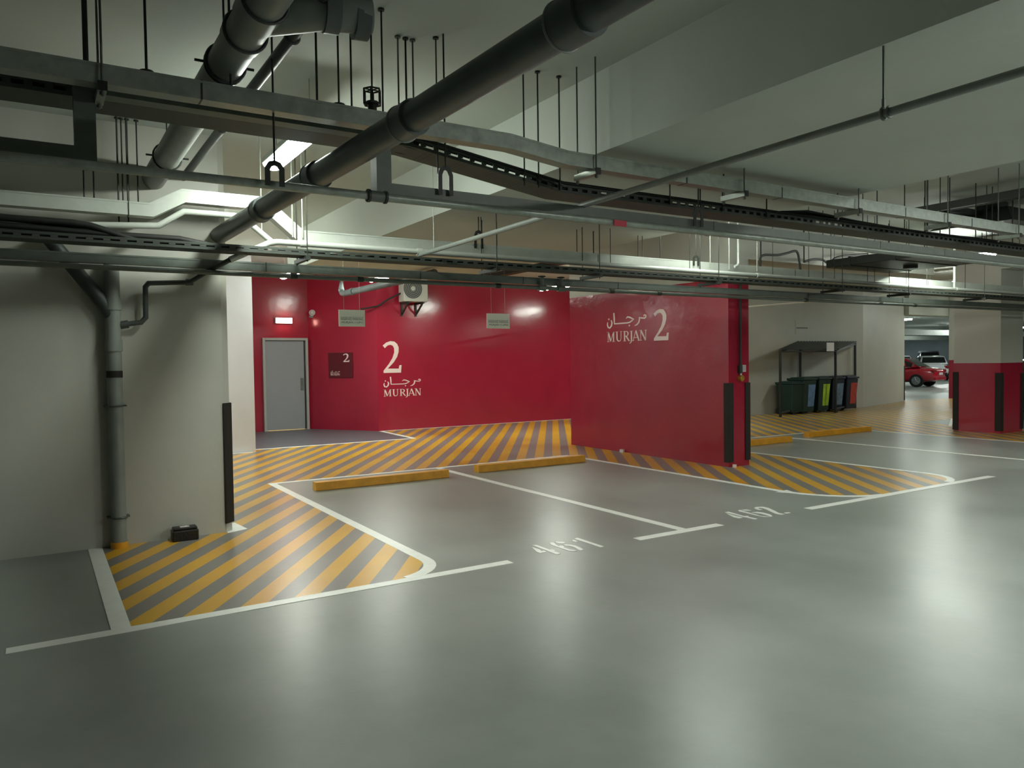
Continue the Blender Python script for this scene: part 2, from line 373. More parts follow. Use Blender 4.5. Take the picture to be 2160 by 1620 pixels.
# number 2: outline in units of its height (y up)
TWO=[(0,.86),(.12,.955),(.26,1.0),(.40,.985),(.49,.91),(.54,.80),(.535,.66),(.48,.50),(.37,.34),(.26,.23),(.155,.135),(.53,.128),(.555,.235),(.63,.24),(.605,0),(.015,0),(.015,.07),(.19,.27),(.32,.46),(.385,.64),(.385,.77),(.34,.855),(.265,.885),(.17,.865),(.07,.78)]
def cap_letters():
    """serif capitals M U R J A N ; returns polygons and strokes, cap height 1, total advance ~4.55"""
    P=[];St=[]
    def bar(x0,y0,x1,y1,w): St.append(([(x0,y0),(x1,y1)],w))
    def ser(x,y,w=.26,t=.05): P.append([(x-w/2,y-t/2),(x+w/2,y-t/2),(x+w/2,y+t/2),(x-w/2,y+t/2)])
    o=0 # M
    bar(o+.13,0,o+.13,1,.06); bar(o+.15,1,o+.45,.05,.15); bar(o+.45,.05,o+.78,1,.06); bar(o+.80,0,o+.80,1,.14)
    ser(o+.13,.025,.25); ser(o+.80,.025,.3); ser(o+.10,.975,.2); ser(o+.84,.975,.2)
    o=1.08 # U
    St.append(([(o+.14,1),(o+.14,.35),(o+.18,.15),(o+.30,.05),(o+.42,.04),(o+.53,.1),(o+.6,.22),(o+.62,.38),(o+.62,1)],[.14,.14,.13,.11,.08,.07,.06,.06,.06])); ser(o+.14,.975,.3); ser(o+.62,.975,.22)
    o=1.98 # R
    bar(o+.14,0,o+.14,1,.14); St.append(([(o+.14,.965),(o+.35,.965),(o+.48,.92),(o+.54,.8),(o+.54,.68),(o+.47,.56),(o+.35,.51),(o+.14,.5)],[.06,.06,.09,.13,.13,.09,.06,.06]))
    bar(o+.32,.51,o+.66,.02,.14); ser(o+.14,.025,.3); ser(o+.08,.975,.16); ser(o+.68,.025,.18)
    o=2.72 # J
    St.append(([(o+.2,1),(o+.2,.2),(o+.18,-.02),(o+.10,-.16),(o-.03,-.22)],[.14,.14,.12,.09,.06])); ser(o+.2,.975,.3)
    o=3.02 # A
    bar(o+.08,0,o+.40,1,.06); bar(o+.40,1,o+.74,0,.15); bar(o+.18,.32,o+.62,.32,.055); ser(o+.08,.025,.22); ser(o+.74,.025,.28)
    o=3.86 # N
    bar(o+.12,0,o+.12,1,.06); bar(o+.12,1,o+.64,.02,.15); bar(o+.66,0,o+.66,1,.06); ser(o+.12,.025,.22); ser(o+.07,.975,.2); ser(o+.66,.975,.22)
    return P,St,4.60
# Arabic word, x 0..1 over its width, y in the same unit (up), baseline of the kashida = 0
AR=[([(.94,.118),(.955,.15),(.985,.14),(.99,.10),(.96,.075),(.925,.08),(.88,.085),(.845,.10)],[.02,.03,.032,.03,.03,.026,.026,.02]),
    ([(.835,.11),(.835,.05),(.815,-.01),(.77,-.055),(.715,-.075)],[.03,.034,.032,.026,.01]),
    ([(.50,.10),(.54,.135),(.60,.12),(.665,.085),(.70,.075),(.655,.045),(.60,.01),(.53,0),(.35,0),(.20,0),(.196,.12),(.187,.25)],[.012,.03,.034,.03,.016,.026,.03,.028,.028,.03,.034,.03]),
    ([(.115,.09),(.135,.03),(.12,-.04),(.075,-.09),(.03,-.07),(.012,-.01),(.02,.05)],[.02,.034,.036,.036,.034,.028,.014])]
ARD=[(.585,-.062),(.052,.115)]
def word(fn,nrm,parent,what):
    """fn(a,b,which) maps sign units to the wall"""
    P,St,W=cap_letters()
    o=plane_letters(P,St,lambda x,y:fn(x/W,y/W*1.0,'lat'),nrm,'lettering',parent,'white serif letters MURJAN '+what)
    D=[]
    for (x,y) in ARD: D.append([(x+.02,y),(x,y+.024),(x-.02,y),(x,y-.024)])
    plane_letters(D,AR,lambda x,y:fn(x,y,'ar'),nrm,'lettering',parent,'white Arabic word '+what)
# on the main red wall (y=16.75): width .96
def f_main(x,y,w):
    W=.955
    if w=='lat': return Vector((6.887+x*W,16.75,.80+y*W*.80))
    return Vector((6.887+x*W,16.75,1.085+y*W*.74))
word(f_main,(0,-1,0),wr,'on the main red wall')
plane_letters([TWO],[],lambda x,y:Vector((6.885+x*.745,16.75,1.355+y*.745)),(0,-1,0),'lettering',wr,'large white number 2 on the main red wall')
def f_part(x,y,w):
    W=1.02
    if w=='lat': return Vector((8.54,10.52-x*W,1.905+y*W*.78))
    return Vector((8.54,10.52-x*W,2.215+y*W*.74))
word(f_part,(-1,0,0),wp,'on the red partition')
plane_letters([TWO],[],lambda x,y:Vector((8.54,9.33-x*.56,1.893+y*.505)),(-1,0,0),'lettering',wp,'white number 2 on the red partition')
# ------------------------------------------------------------------ door
d=thing('door_1',None,None,((dx0+dx1)/2,18.45,0)); d['kind']='structure'; d['label']='plain grey metal door in the red wall'
b=MB(); b.box((dx0-.06,18.37,0),(dx0,18.58,dz+.06)); b.box((dx1,18.37,0),(dx1+.06,18.58,dz+.06)); b.box((dx0,18.37,dz),(dx1,18.58,dz+.06)); b.build('door_frame','frame_grey',d,bevel=.006)
MB().box((dx0+.008,18.42,.022),(dx1-.035,18.47,dz-.015)).build('door_leaf','door_grey',d,bevel=.004)
MB().box((dx1-.035,18.45,.022),(dx1-.001,18.47,dz-.005)).build('door_gap','dark_gap',d)
MB().box((dx0+.002,18.45,dz-.015),(dx1-.002,18.47,dz-.001)).build('door_gap','dark_gap',d)
MB().box((dx1-.13,18.412,.95),(dx1-.05,18.42,1.25)).build('door_handle_plate','galv_dull',d)
# exit sign
t=thing('exit_sign','glowing white and red exit sign box above the grey door','sign',(5.05,18.4,2.55))
MB().box((4.85,18.36,2.565),(5.25,18.45,2.70)).build('housing','plastic_white',t,bevel=.01)
MB().box((4.86,18.335,2.57),(5.24,18.362,2.695)).build('lit_panel','exit_glow',t,bevel=.008)
# alarm bell
t=thing('alarm_sounder','small round white alarm fitting on the red wall right of the exit sign','alarm',(5.69,18.3,2.80))
cc=Vector((5.72,18.34,2.83)); nn=Vector((-.2,-1,0)).normalized()
MB().cyl(cc,cc+nn*.1,.07,20).build('head','plastic_white',t,bevel=.01)
MB().ring(cc+nn*.1,nn,.045,.008).build('rim_ring','galv',t)
MB().cbox(cc-nn*.0+Vector((-.02,-.0,-.09)),(.08,.08,.06)).build('bracket','pipe_light',t)
# plaque on the slanted wall
A=Vector((5.65,18.45,0)); B=Vector((6.75,16.75,0)); dr=(B-A).normalized(); ns=Vector((dr.y,-dr.x,0)); ns=ns if ns.y<0 else -ns
def on_slant(s,z,o=0): return A+dr*s+ns*o+Vector((0,0,z))
s0=.62; s1=1.33
t=thing('wall_plaque','dark brown-red square plaque with a small white 2 right of the grey door','sign',on_slant((s0+s1)/2,1.25,.01))
q=Matrix((dr,-ns,Vector((0,0,1)))).transposed()
b=MB(); b.cbox(on_slant((s0+s1)/2,1.55,.015),(s1-s0,.02,.60),M4=q); pb=b.build('panel','plaque_brown',t,bevel=.003)
plane_letters([TWO],[],lambda x,y:on_slant(s0+.44+x*.29,1.625+y*.2,.0252),ns,'lettering',pb,'white number 2',th=.002)
P_,St_,W_=cap_letters()
plane_letters(P_,St_,lambda x,y:on_slant(s0+.06+x/W_*.27,1.305+y/W_*.23,.0252),ns,'lettering',pb,'tiny white word MURJAN',th=.0015)
D=[[(x+.02,y),(x,y+.024),(x-.02,y),(x,y-.024)] for x,y in ARD]
plane_letters(D,AR,lambda x,y:on_slant(s0+.06+x*.27,1.375+y*.2,.0252),ns,'lettering',pb,'tiny white Arabic word',th=.0015)
# text helper with the built-in font
def text(body,origin,right,upv,h,width,parent,m='ink',name='lettering'):
    cu=bpy.data.curves.new('t','FONT'); cu.body=body; cu.size=1; cu.extrude=0
    o=bpy.data.objects.new('t',cu); C.objects.link(o)
    dg=bpy.context.evaluated_depsgraph_get(); dg.update(); me=bpy.data.meshes.new_from_object(o.evaluated_get(dg))
    bpy.data.objects.remove(o); 
    xs=[v.co.x for v in me.vertices]; ys=[v.co.y for v in me.vertices]
    x0,x1,y0,y1=min(xs),max(xs),min(ys),max(ys); base=Vector((0,0,0)); q=parent
    while q is not None: base+=q.location; q=q.parent
    R_=Vector(right).normalized(); U_=Vector(upv).normalized()
    for v in me.vertices: 
        p=Vector(origin)+R_*((v.co.x-x0)/(x1-x0)*width)+U_*((v.co.y-y0)/(y1-y0)*h); v.co=p-base
    me.materials.clear(); me.materials.append(M[m]); me.name=name
    ob=bpy.data.objects.new(name,me); C.objects.link(ob); ob.parent=parent; return ob
# hanging reserved signs
for i,(xa,l2,lb) in enumerate([(3.62,'MURJAN 1-UP11','white RESERVED PARKING sign hanging left of the air conditioner'),(6.00,'MURJAN 2-UP06','white RESERVED PARKING sign hanging right of the big wall number 2')]):
    y=10.4; zb=2.10; w_=.38 if i==0 else .405; hh=.245
    xa=pl((715,1027)[i],690,1,y).x; w_=pl((770,1075)[i],690,1,y).x-xa; zt=pl(xa and (715,1027)[i],(653,661)[i],1,y).z; zb=zt-.235
    t=thing('hanging_sign',lb,'sign',(xa+w_/2,y,zb),'reserved parking signs')
    pb=MB().box((xa,y-.004,zb),(xa+w_,y+.004,zt)).build('panel','sign_white',t)
    text('RESERVED PARKING',(xa+.03,y-.0055,zb+.088),(1,0,0),(0,0,1),.034,w_-.06,pb)
    text(l2,(xa+.04,y-.0055,zb+.035),(1,0,0),(0,0,1),.036,w_-.07,pb)
    MB().box((xa+.02,y-.006,zt-.105),(xa+w_-.02,y-.0045,zt-.102)).build('rule_line','ink',pb)
    for s in (.2,.8): MB().cyl((xa+w_*s,y,zt),(xa+w_*s,y,ZL if xa+w_*s>BX0 else ZS),.0012,6).build('hanging_wire','rod_light',t)
# ------------------------------------------------------------------ wheel stops
def stop(x0,x1,y,label,rz=0):
    h=.105; w=.15; t=MB()
    prof=[(-w/2,0),(w/2,0),(w/2-.012,h),(-w/2+.012,h)]
    t.sweep([(x0,y,0),(x1,y,0)],prof); o=t.build('wheel_stop','stop_yellow',bevel=.008)
    tag(o,label,'wheel stop','yellow wheel stops')
stop(2.93,4.80,9.45,'yellow concrete wheel stop at the head of bay 461')
stop(5.34,7.26,9.58,'yellow concrete wheel stop at the head of bay 462')
stop(10.25,12.05,9.45,'yellow wheel stop partly hidden by the red partition end')
stop(12.95,15.0,9.75,'farthest yellow wheel stop, right of the one behind the partition end')
# ------------------------------------------------------------------ left wall fittings
X=.58; Yp=7.515; t=thing('drain_pipe','thick grey vertical drain pipe on the left wall','pipe',(X,Yp,0))
MB().cyl((X,Yp,.055),(X,Yp,2.5),.062,24).build('pipe_body','pipe_light',t)
MB().cyl((X,Yp,0),(X,Yp,.055),.07,24).build('pipe_foot','stop_yellow',t)
for z in (1.78,2.14): MB().cyl((X,Yp,z-.05),(X,Yp,z+.05),.071,24).build('pipe_collar','pipe_light',t)
MB().cyl((X,Yp,1.50),(X,Yp,1.56),.065,24).build('rubber_band','rubber',t)
for z in (1.25,.27): 
    b=MB(); b.ring((X,Yp,z),(0,0,1),.07,.008); b.box((X-.09,Yp-.005,z-.006),(X-.06,7.6,z+.006)); b.box((X+.06,Yp-.005,z-.006),(X+.09,7.6,z+.006)); b.build('clamp_ring','rod_steel',t)
MB().tube([(X,Yp,2.02),(X-.05,Yp,2.12),(.16,Yp-.02,2.62),(.1,Yp-.03,2.70)],.058,20).build('branch_pipe','pipe_dark',t)
MB().tube([(X,Yp,1.95),(X+.12,Yp,1.97)],.035,16).build('side_branch','pipe_dark',t)
t=thing('condensate_pipe','thin dark pipe bending down the left wall into the drain pipe','pipe',(.84,7.5,2.0))
MB().tube([(X+.12,7.50,1.972),(.80,7.5,1.985),(.84,7.5,2.03),(.843,7.5,2.30),(.87,7.5,2.335),(1.21,7.5,2.358),(1.33,7.3,2.44),(1.487,7.1,2.531)],.022,14).build('pipe_body','pipe_dark',t)
MB().cyl((1.18,7.5,2.357),(1.24,7.5,2.36),.03,14).build('pipe_joint','pipe_dark',t)
t=thing('bait_box','small black rodent bait box on the floor against the left wall','box',(1.11,7.5,0))
MB().box((1.0,7.43,0),(1.225,7.56,.10)).build('body','box_black',t,bevel=.012)
MB().box((1.01,7.44,.10),(1.215,7.55,.125)).build('lid','box_black',t,bevel=.01)
MB().box((1.07,7.45,.125),(1.15,7.50,.130)).build('label_sticker','plastic_white',t)
def guard(pts,z0,z1,th,label,group='black rubber corner guards'):
    o=MB().sweep([(p[0],p[1],z0) for p in pts],[(-th/2,0),(th/2,0),(th/2,z1-z0),(-th/2,z1-z0)]).build('corner_guard','rubber',bevel=.006)
    return tag(o,label,'corner guard',group)
guard([(1.496,7.59),(1.59,7.59)][::1],.085,1.235,.018,'tall black rubber guard on the corner of the left wall',None) if 0 else None
o=MB().flat([(1.49,7.598,.085),(1.49,7.58,.085),(1.505,7.578,.085),(1.585,7.655,.085),(1.585,7.75,.085),(1.567,7.75,.085),(1.567,7.664,.085),(1.501,7.598,.085)],(0,0,1.15)).build('corner_guard','rubber',bevel=.004)
tag(o,'tall black rubber guard on the corner of the left wall','corner guard','black rubber corner guards')
def lguard(x,y,sx,sy,z0,z1,label,a=.09,th=.016):
    # L shaped guard wrapping the corner (x,y); wall occupies direction (sx,sy)
    e=.001; P=[(x-sx*th,y-sy*th),(x+sx*a,y-sy*th),(x+sx*a,y-sy*e),(x-sx*e,y-sy*e),(x-sx*e,y+sy*a),(x-sx*th,y+sy*a)]
    ar=sum(P[i][0]*P[(i+1)%6][1]-P[(i+1)%6][0]*P[i][1] for i in range(6))
    if ar<0: P=P[::-1]
    o=MB().flat([(p[0],p[1],z0) for p in P],(0,0,z1-z0)).build('corner_guard','rubber',bevel=.004); tag(o,label,'corner guard','black rubber corner guards')
lguard(8.54,7.75,1,1,.07,1.23,'black rubber guard on the near left corner of the red partition',.085)
lguard(8.97,7.75,-1,1,.08,1.23,'black rubber guard on the right corner of the red partition')
lguard(25.88,15.46,-1,1,.02,1.23,'black rubber guard on the far wall corner beside the opening',.12)
# fittings on the partition end face
t=thing('conduit_riser','dark vertical conduit with switch box on the end face of the red partition','conduit',(8.755,7.74,1.3))
MB().cyl((8.755,7.715,1.49),(8.755,7.715,2.75),.018,14).build('conduit_pipe','steel_dark',t)
MB().box((8.725,7.70,1.37),(8.785,7.749,1.49)).build('junction_box','steel_dark',t,bevel=.006)
MB().cyl((8.765,7.72,1.34),(8.765,7.72,1.38),.015,12).build('connector','plastic_white',t)
b=MB(); b.cyl((8.775,7.749,1.295),(8.775,7.70,1.295),.045,20); b.ring((8.775,7.70,1.295),(0,1,0),.028,.01); b.build('outlet_cap','brass',t)
t=thing('wall_notice','small white notice with grey lines beside the conduit on the partition end','sign',(8.86,7.745,1.4))
pb=MB().box((8.81,7.742,1.39),(8.90,7.7495,1.49)).build('panel','plastic_white',t)
for z in (1.41,1.43,1.45,1.47): MB().box((8.82,7.7405,z),(8.89,7.742,z+.006)).build('printed_line','galv_dull',pb)
o=MB().cbox((8.50,10.1,.03),(.05,.07,.05),.3).build('paper_scrap','plastic_white'); o.location.z=-.004; tag(o,'small white scrap on the floor at the foot of the red partition','litter')
o=MB().cbox((8.60,7.70,.022),(.04,.05,.04),.5).build('paper_scrap','letter_white'); tag(o,'tiny pinkish scrap at the near corner of the red partition','litter')
# ------------------------------------------------------------------ columns
def column(x0,x1,y0,y1,zr,label,ztop=ZS):
    t=thing('concrete_column',label,'column',((x0+x1)/2,(y0+y1)/2,0),'red and white columns')
    MB().box((x0,y0,0),(x1,y1,zr)).build('red_base','red_paint',t); MB().box((x0,y0,zr),(x1,y1,ztop)).build('white_shaft','wall_paint',t)
column(16.4,17.3,7.8,8.72,1.42,'square column at the right edge, red below and off-white above')
column(28.4,29.2,15.4,16.3,1.4,'slim far column in the opening, red below and white above',3.02) if 0 else column(28.4,29.1,14.7,15.28,1.4,'slim far column in the opening, red below and white above')
lguard(16.4,8.72,1,-1,.02,1.235,'black rubber guard on the back left corner of the right column',.10)
lguard(16.4,7.8,1,1,.05,1.22,'black rubber guard on the front left corner of the right column',.10)
lguard(17.3,7.8,-1,1,.05,1.2,'black rubber guard at the right edge on the front right corner of the column',.10)
# ------------------------------------------------------------------ bin shelter and bins
t=thing('bin_shelter','black steel lean-to shelter with corrugated roof over the bins','shelter',(19,13.9,0))
FP=[(16.75,13.4),(19.1,13.4)]; BP=[(18.70,14.3),(21.4,14.3)]
FP=[(16.75,13.4),(19.1,13.4)]; BP=[(18.75,14.3),(21.35,14.3)]
px0=16.95
# real frame: a 4 m long shelter, depth 0.9 m
for (x,y,z) in ((FP[0][0],13.42,1.78),(FP[1][0],13.42,1.78),(BP[0][0],14.32,2.0),(BP[1][0],14.32,2.0)):
    MB().box((x-.025,y-.025,0),(x+.025,y+.025,z)).build('post','shelter_black',t)
b=MB()
n=44
V=[];Fc=[]
for i in range(n+1):
    s=i/n; z=.012*(1 if i%2 else -1)
    f=Vector((16.62+s*(19.2-16.62),13.36,1.79+z)); k_=Vector((18.65+s*(21.5-18.65),14.36,2.03+z)); V+=[f,k_,f+Vector((0,0,.02)),k_+Vector((0,0,.02))]
for i in range(n):
    a=i*4; c=a+4; Fc+=[(a,c,c+1,a+1),(a+2,a+3,c+3,c+2),(a,a+2,c+2,c),(a+1,c+1,c+3,a+3)]
b.add(V,Fc+[(0,1,3,2),(4*n,4*n+2,4*n+3,4*n+1)]); b.build('corrugated_roof','shelter_black',t)
b=MB()
def bar(a,c,r=.02): b.sweep([a,c],rect(2*r,2*r))
bar((16.75,13.42,1.74),(19.1,13.42,1.74)); bar((18.75,14.32,1.96),(21.35,14.32,1.96)); bar((16.75,13.42,1.74),(18.75,14.32,1.96)); bar((19.1,13.42,1.74),(21.35,14.32,1.96)); bar((19.1,13.42,.12),(21.35,14.32,.12)); bar((16.75,13.42,.12),(18.75,14.32,.12)); bar((18.75,14.32,1.0),(21.35,14.32,1.0))
b.build('rail_frame','shelter_black',t)
q_=pl(1752,731,1,13.33); MB().box((q_.x-.17,13.325,q_.z-.13),(q_.x+.15,13.335,q_.z+.11)).build('notice_plate','plastic_white',t)
dv=Vector((2.25,.9,0)).normalized(); nv=Vector((dv.y,-dv.x,0))
def bin_(c,ang,bm,pm,label,w=.50,dp=.56,h=1.0):
    t=thing('wheelie_bin',label,'bin',(c[0],c[1],0),'wheelie bins under the shelter')
    q=Matrix.Rotation(ang,3,'Z'); T=lambda x,y,z: q@Vector((x,y,0))+Vector((c[0],c[1],z))
    b=MB(); a0,a1=.40,.5
    lo=[T(-w*.42,-dp*.38,.06),T(w*.42,-dp*.38,.06),T(w*.42,dp*.38,.06),T(-w*.42,dp*.38,.06)]; hi=[T(-w/2,-dp/2,h-.06),T(w/2,-dp/2,h-.06),T(w/2,dp/2,h-.06),T(-w/2,dp/2,h-.06)]
    b.add(lo+hi,[(3,2,1,0),(4,5,6,7),(0,1,5,4),(1,2,6,5),(2,3,7,6),(3,0,4,7)]); b.build('body',bm,t,bevel=.02)
    b=MB(); b.cbox(T(0,0,h-.03),(w+.04,dp+.05,.05),ang); b.cbox(T(0,-.01,h+.005),(w-.08,dp-.1,.03),ang); b.build('lid',bm,t,bevel=.012)
    MB().cyl(T(-w*.45,dp*.5+.03,h-.06),T(w*.45,dp*.5+.03,h-.06),.015,10).build('handle_bar',bm,t)
    for s in (-1,1): MB().cyl(T(s*w*.36,dp*.40,.09),T(s*w*.46,dp*.40,.09),.09,18).build('wheel','tyre',t)
    if pm:
        f=lambda u,v,o=.004: T(-w*.42-(w*.08)*v+ (w*.84+w*.16*v)*u, -dp*.38-dp*.12*v-o,.06+(h-.12)*v)
        b=MB(); b.add([f(.36,.16),f(.94,.16),f(.94,.86),f(.36,.86)],[(0,1,2,3)])
        b.add([f(.36,.16,.001),f(.94,.16,.001),f(.94,.86,.001),f(.36,.86,.001)],[(3,2,1,0)]); b.build('poster',pm,t)
for i,(xr,bm,pm,lb) in enumerate([(1706,'bin_green','poster_blue','dark green wheelie bin with a pale blue poster'),(1737,'bin_green','poster_lime','dark wheelie bin with a lime green poster'),(1766,'bin_navy','poster_slate','navy wheelie bin with a slate blue poster'),(1795,'bin_navy','poster_red','navy wheelie bin with a red poster, rightmost of the row')]):
    p=pl(xr-14,860,1,13.95); bin_((p.x,13.95+.0),0,bm,pm,lb,w=.53)
p=pl(1668,860,1,14.0); bin_((p.x,13.98),0,'bin_green',None,'plain dark green bin without a poster, leftmost under the shelter',w=.6,h=.9)
a_=pl(1678,677,1,14.4); c_=pl(1704,705,1,14.4)
t=thing('wall_poster','faint pale notice on the grey wall above the bin shelter','sign',(a_.x,14.39,c_.z))
MB().box((a_.x,14.388,c_.z),(c_.x,14.398,a_.z)).build('panel','wall_paint',t); MB().box((a_.x+.02,14.385,a_.z-.22),(c_.x-.02,14.389,a_.z-.18)).build('printed_line','galv_dull',t)
# ------------------------------------------------------------------ air conditioner
a_=pl(852,595,1,16.3); c_=pl(903,637,1,16.3); x0,x1,z0,z1=a_.x,c_.x,c_.z,c_.z+.56
t=thing('air_conditioner_unit','white outdoor air conditioner unit on brackets high on the red wall','air conditioner',((x0+x1)/2,16.5,z0))
MB().box((x0,16.3,z0),(x1,16.62,z1)).build('casing','ac_white',t,bevel=.015)
fc=Vector((x0+(x1-x0)*.36,16.3,z0+.30)); MB().cyl(fc,fc-Vector((0,.006,0)),.235,28).build('fan_grille','pipe_dark',t)
b=MB(); 
for r_ in (.08,.12,.16,.20,.235): b.ring(fc-Vector((0,.012,0)),(0,1,0),r_,.003,28)
b.cyl(fc-Vector((0,.006,0)),fc-Vector((0,.03,0)),.055,18); b.build('grille_rings','ac_white',t)
for xx in (x0+.12,x1-.12):
    b=MB(); b.box((xx-.02,16.28,z0-.04),(xx+.02,16.75,z0)); b.sweep([(xx,16.74,z0-.28),(xx,16.35,z0-.03)],rect(.035,.035)); b.box((xx-.02,16.71,z0-.32),(xx+.02,16.749,z0)); b.build('wall_bracket','steel_dark',t)
o=MB().tube([(x0-.0,16.5,z0+.2),(x0-.3,16.55,z0+.05),(x0-.5,16.65,z0-.1),(x0-.9,16.72,z0-.18)],.02,8).build('refrigerant_hose','cable_black',t)
# pipe in front of the red wall
e_=pl(720,620,1,15.2); n_=pl(850,594,2,e_.z)
t=thing('waste_pipe','dark grey waste pipe elbow hanging in front of the red wall','pipe',(e_.x,e_.y,e_.z))
MB().tube([(e_.x,e_.y,ZS),(e_.x,e_.y,e_.z+.08),(e_.x+.01,e_.y-.04,e_.z+.02),(e_.x+.02,e_.y-.12,e_.z),(n_.x,n_.y,n_.z+.02),(n_.x+.03,n_.y-1.2,n_.z+.03)],.062,20).build('pipe_body','pipe_grey',t)
MB().tube([(e_.x+.03,e_.y-.5,e_.z+.003),(e_.x+.04,e_.y-.62,e_.z+.004)],.07,20).build('pipe_collar','pipe_grey',t)
# ------------------------------------------------------------------ overhead services
def X_at(x,Y,y=500): return pl(x,y,1,Y).x
XL,XR=-6,24
def trunk(name,label,Y,path,w,h,m,cat='cable trunking',joints=None):
    t=thing(name,label,cat,(path[0][0],Y,path[0][1]))
    MB().sweep([(x,Y,z) for x,z in path],rect(w,h),ref=(0,0,1)).build('channel',m,t)
    # lid lip
    b=MB(); 
    b.sweep([(x,Y-w/2-.0015,z+h/2-.008) for x,z in path],rect(.003,.014),ref=(0,0,1)); b.build('lid_lip',m,t)
    for (x,z) in (joints or []): MB().box((x-.004,Y-w/2-.003,z-h/2-.002),(x+.004,Y+w/2+.002,z+h/2+.002)).build('joint_seam','steel_dark',t)
    return t
# A upper galvanised trunking
YA=4.4; zA=3.065; zA2=3.015; xa=X_at(1070,YA,300); xb=X_at(1190,YA,340)
trunk('cable_trunking','long galvanised trunking, topmost of the overhead runs, shining right of centre',YA,[(XL,zA+.0),(xa,zA),(xb,zA2),(XR,zA2)],.1,.1,'galv',joints=[(X_at(430,YA),zA),(X_at(1440,YA),zA2),(X_at(1640,YA),zA2),(X_at(1900,YA),zA2),(X_at(2040,YA),zA2)])
# B perforated tray with cables
def tray(name,label,Y,w,path,hs=.06,pitch=.095,m='tray_galv'):
    t=thing(name,label,'cable tray',(path[0][0],Y,path[0][1]))
    b=MB(); b.sweep([(x,Y,z) for x,z in path],rect(w,.004)); b.build('perforated_base',m,t)
    for s,nm in ((-1,'near'),(1,'far')):
        b=MB(); yy=Y+s*w/2
        b.sweep([(x,yy,z+.01) for x,z in path],rect(.003,.02)); b.sweep([(x,yy,z+hs-.008) for x,z in path],rect(.003,.018))
        # webs between the slots
        x=path[0][0]
        while x<path[-1][0]-pitch:
            for i in range(len(path)-1):
                if path[i][0]<=x<=path[i+1][0]:
                    u=(x-path[i][0])/(path[i+1][0]-path[i][0]); z=path[i][1]+u*(path[i+1][1]-path[i][1])
            b.box((x,yy-.0015,z+.018),(x+pitch*.42,yy+.0015,z+hs-.015)); x+=pitch
        b.build('slotted_side',m,t)
    return t
YB=4.9; zB=3.06; zB2=2.88; xc=X_at(850,YB,330); xd=X_at(1170,YB,400)
tray('cable_tray','wide perforated cable tray with slots, below the topmost trunking',YB,.26,[(XL,zB),(xc,zB),(xd,zB2),(14.5,zB2),(XR,zB2-.02)])
def cables(name,label,Y,path,n,spread,r,z0,m='cable_black'):
    t=thing(name,label,'cables',(path[0][0],Y,path[0][1]+z0))
    for i in range(n):
        y0=Y-spread/2+spread*i/(n-1); pts=[]
        x=path[0][0]; ph=random.random()*6; am=random.uniform(.004,.014)
        while x<=path[-1][0]:
            for j in range(len(path)-1):
                if path[j][0]<=x<=path[j+1][0]:
                    u=(x-path[j][0])/(path[j+1][0]-path[j][0]); z=path[j][1]+u*(path[j+1][1]-path[j][1])
            pts.append((x,y0+am*math.sin(x*1.7+ph),z+z0+r+abs(am)*(1+math.sin(x*1.1+ph*2)))); x+=.35
        MB().tube(pts,r,6).build('cable',m,t)
cables('cable_bundle','black cables lying in the wide perforated tray',YB,[(XL,zB),(xc,zB),(xd,zB2),(14.5,zB2),(XR,zB2-.02)],6,.19,.013,.004)
def slot_block_cables(label,Y,path,wins,zoff,r=.012,rows=3):  # added cables that stop bright ceiling showing through the tray slots
    t=thing('cable_bundle',label,'cables',(path[0][0],Y,path[0][1]))
    def zat(x):
        for j in range(len(path)-1):
            if path[j][0]<=x<=path[j+1][0]:
                u=(x-path[j][0])/(path[j+1][0]-path[j][0]); return path[j][1]+u*(path[j+1][1]-path[j][1])
    x=path[0][0]; segs=[]
    for a,b in wins: segs.append((x,a)); x=b
    segs.append((x,path[-1][0]))
    for a,b in segs:
        for k in range(rows):
            xs=[a+(b-a)*i/14 for i in range(15)]; xs=sorted(set(xs+[q for q,_ in path if a<q<b]))
            MB().tube([(q,Y+.004*(k%2),zat(q)+zoff+k*(2*r-.001)) for q in xs],r,6).build('cable','cable_black',t)
PB=[(XL,zB),(xc,zB),(xd,zB2),(14.5,zB2),(XR,zB2-.02)]
slot_block_cables('added black cables blocking light through the near slots of the wide tray',YB-.10,PB,[(X_at(a,YB,400),X_at(b,YB,400)) for a,b in ((872,1105),(1245,1310),(1400,1492),(1695,1760))],.018,.012,2)
t_=thing('cable_bundle','thick black cable lying on the upper edge of the wide tray','cables',(xc,YB-.115,zB))
for dy in (0,.03,.06): MB().tube([(q,YB-.112+dy,z+.078) for q,z in PB],.014,8).build('cable','cable_black',t_)
o=cables('sagging_cables','loose black cables sagging above the right end of the wide tray',YB+.0,[(X_at(1640,YB,430),2.95),(X_at(1700,YB,430),3.0),(X_at(1760,YB,430),2.97),(X_at(1900,YB,440),2.95),(13.5,2.95)],4,.14,.014,.006)
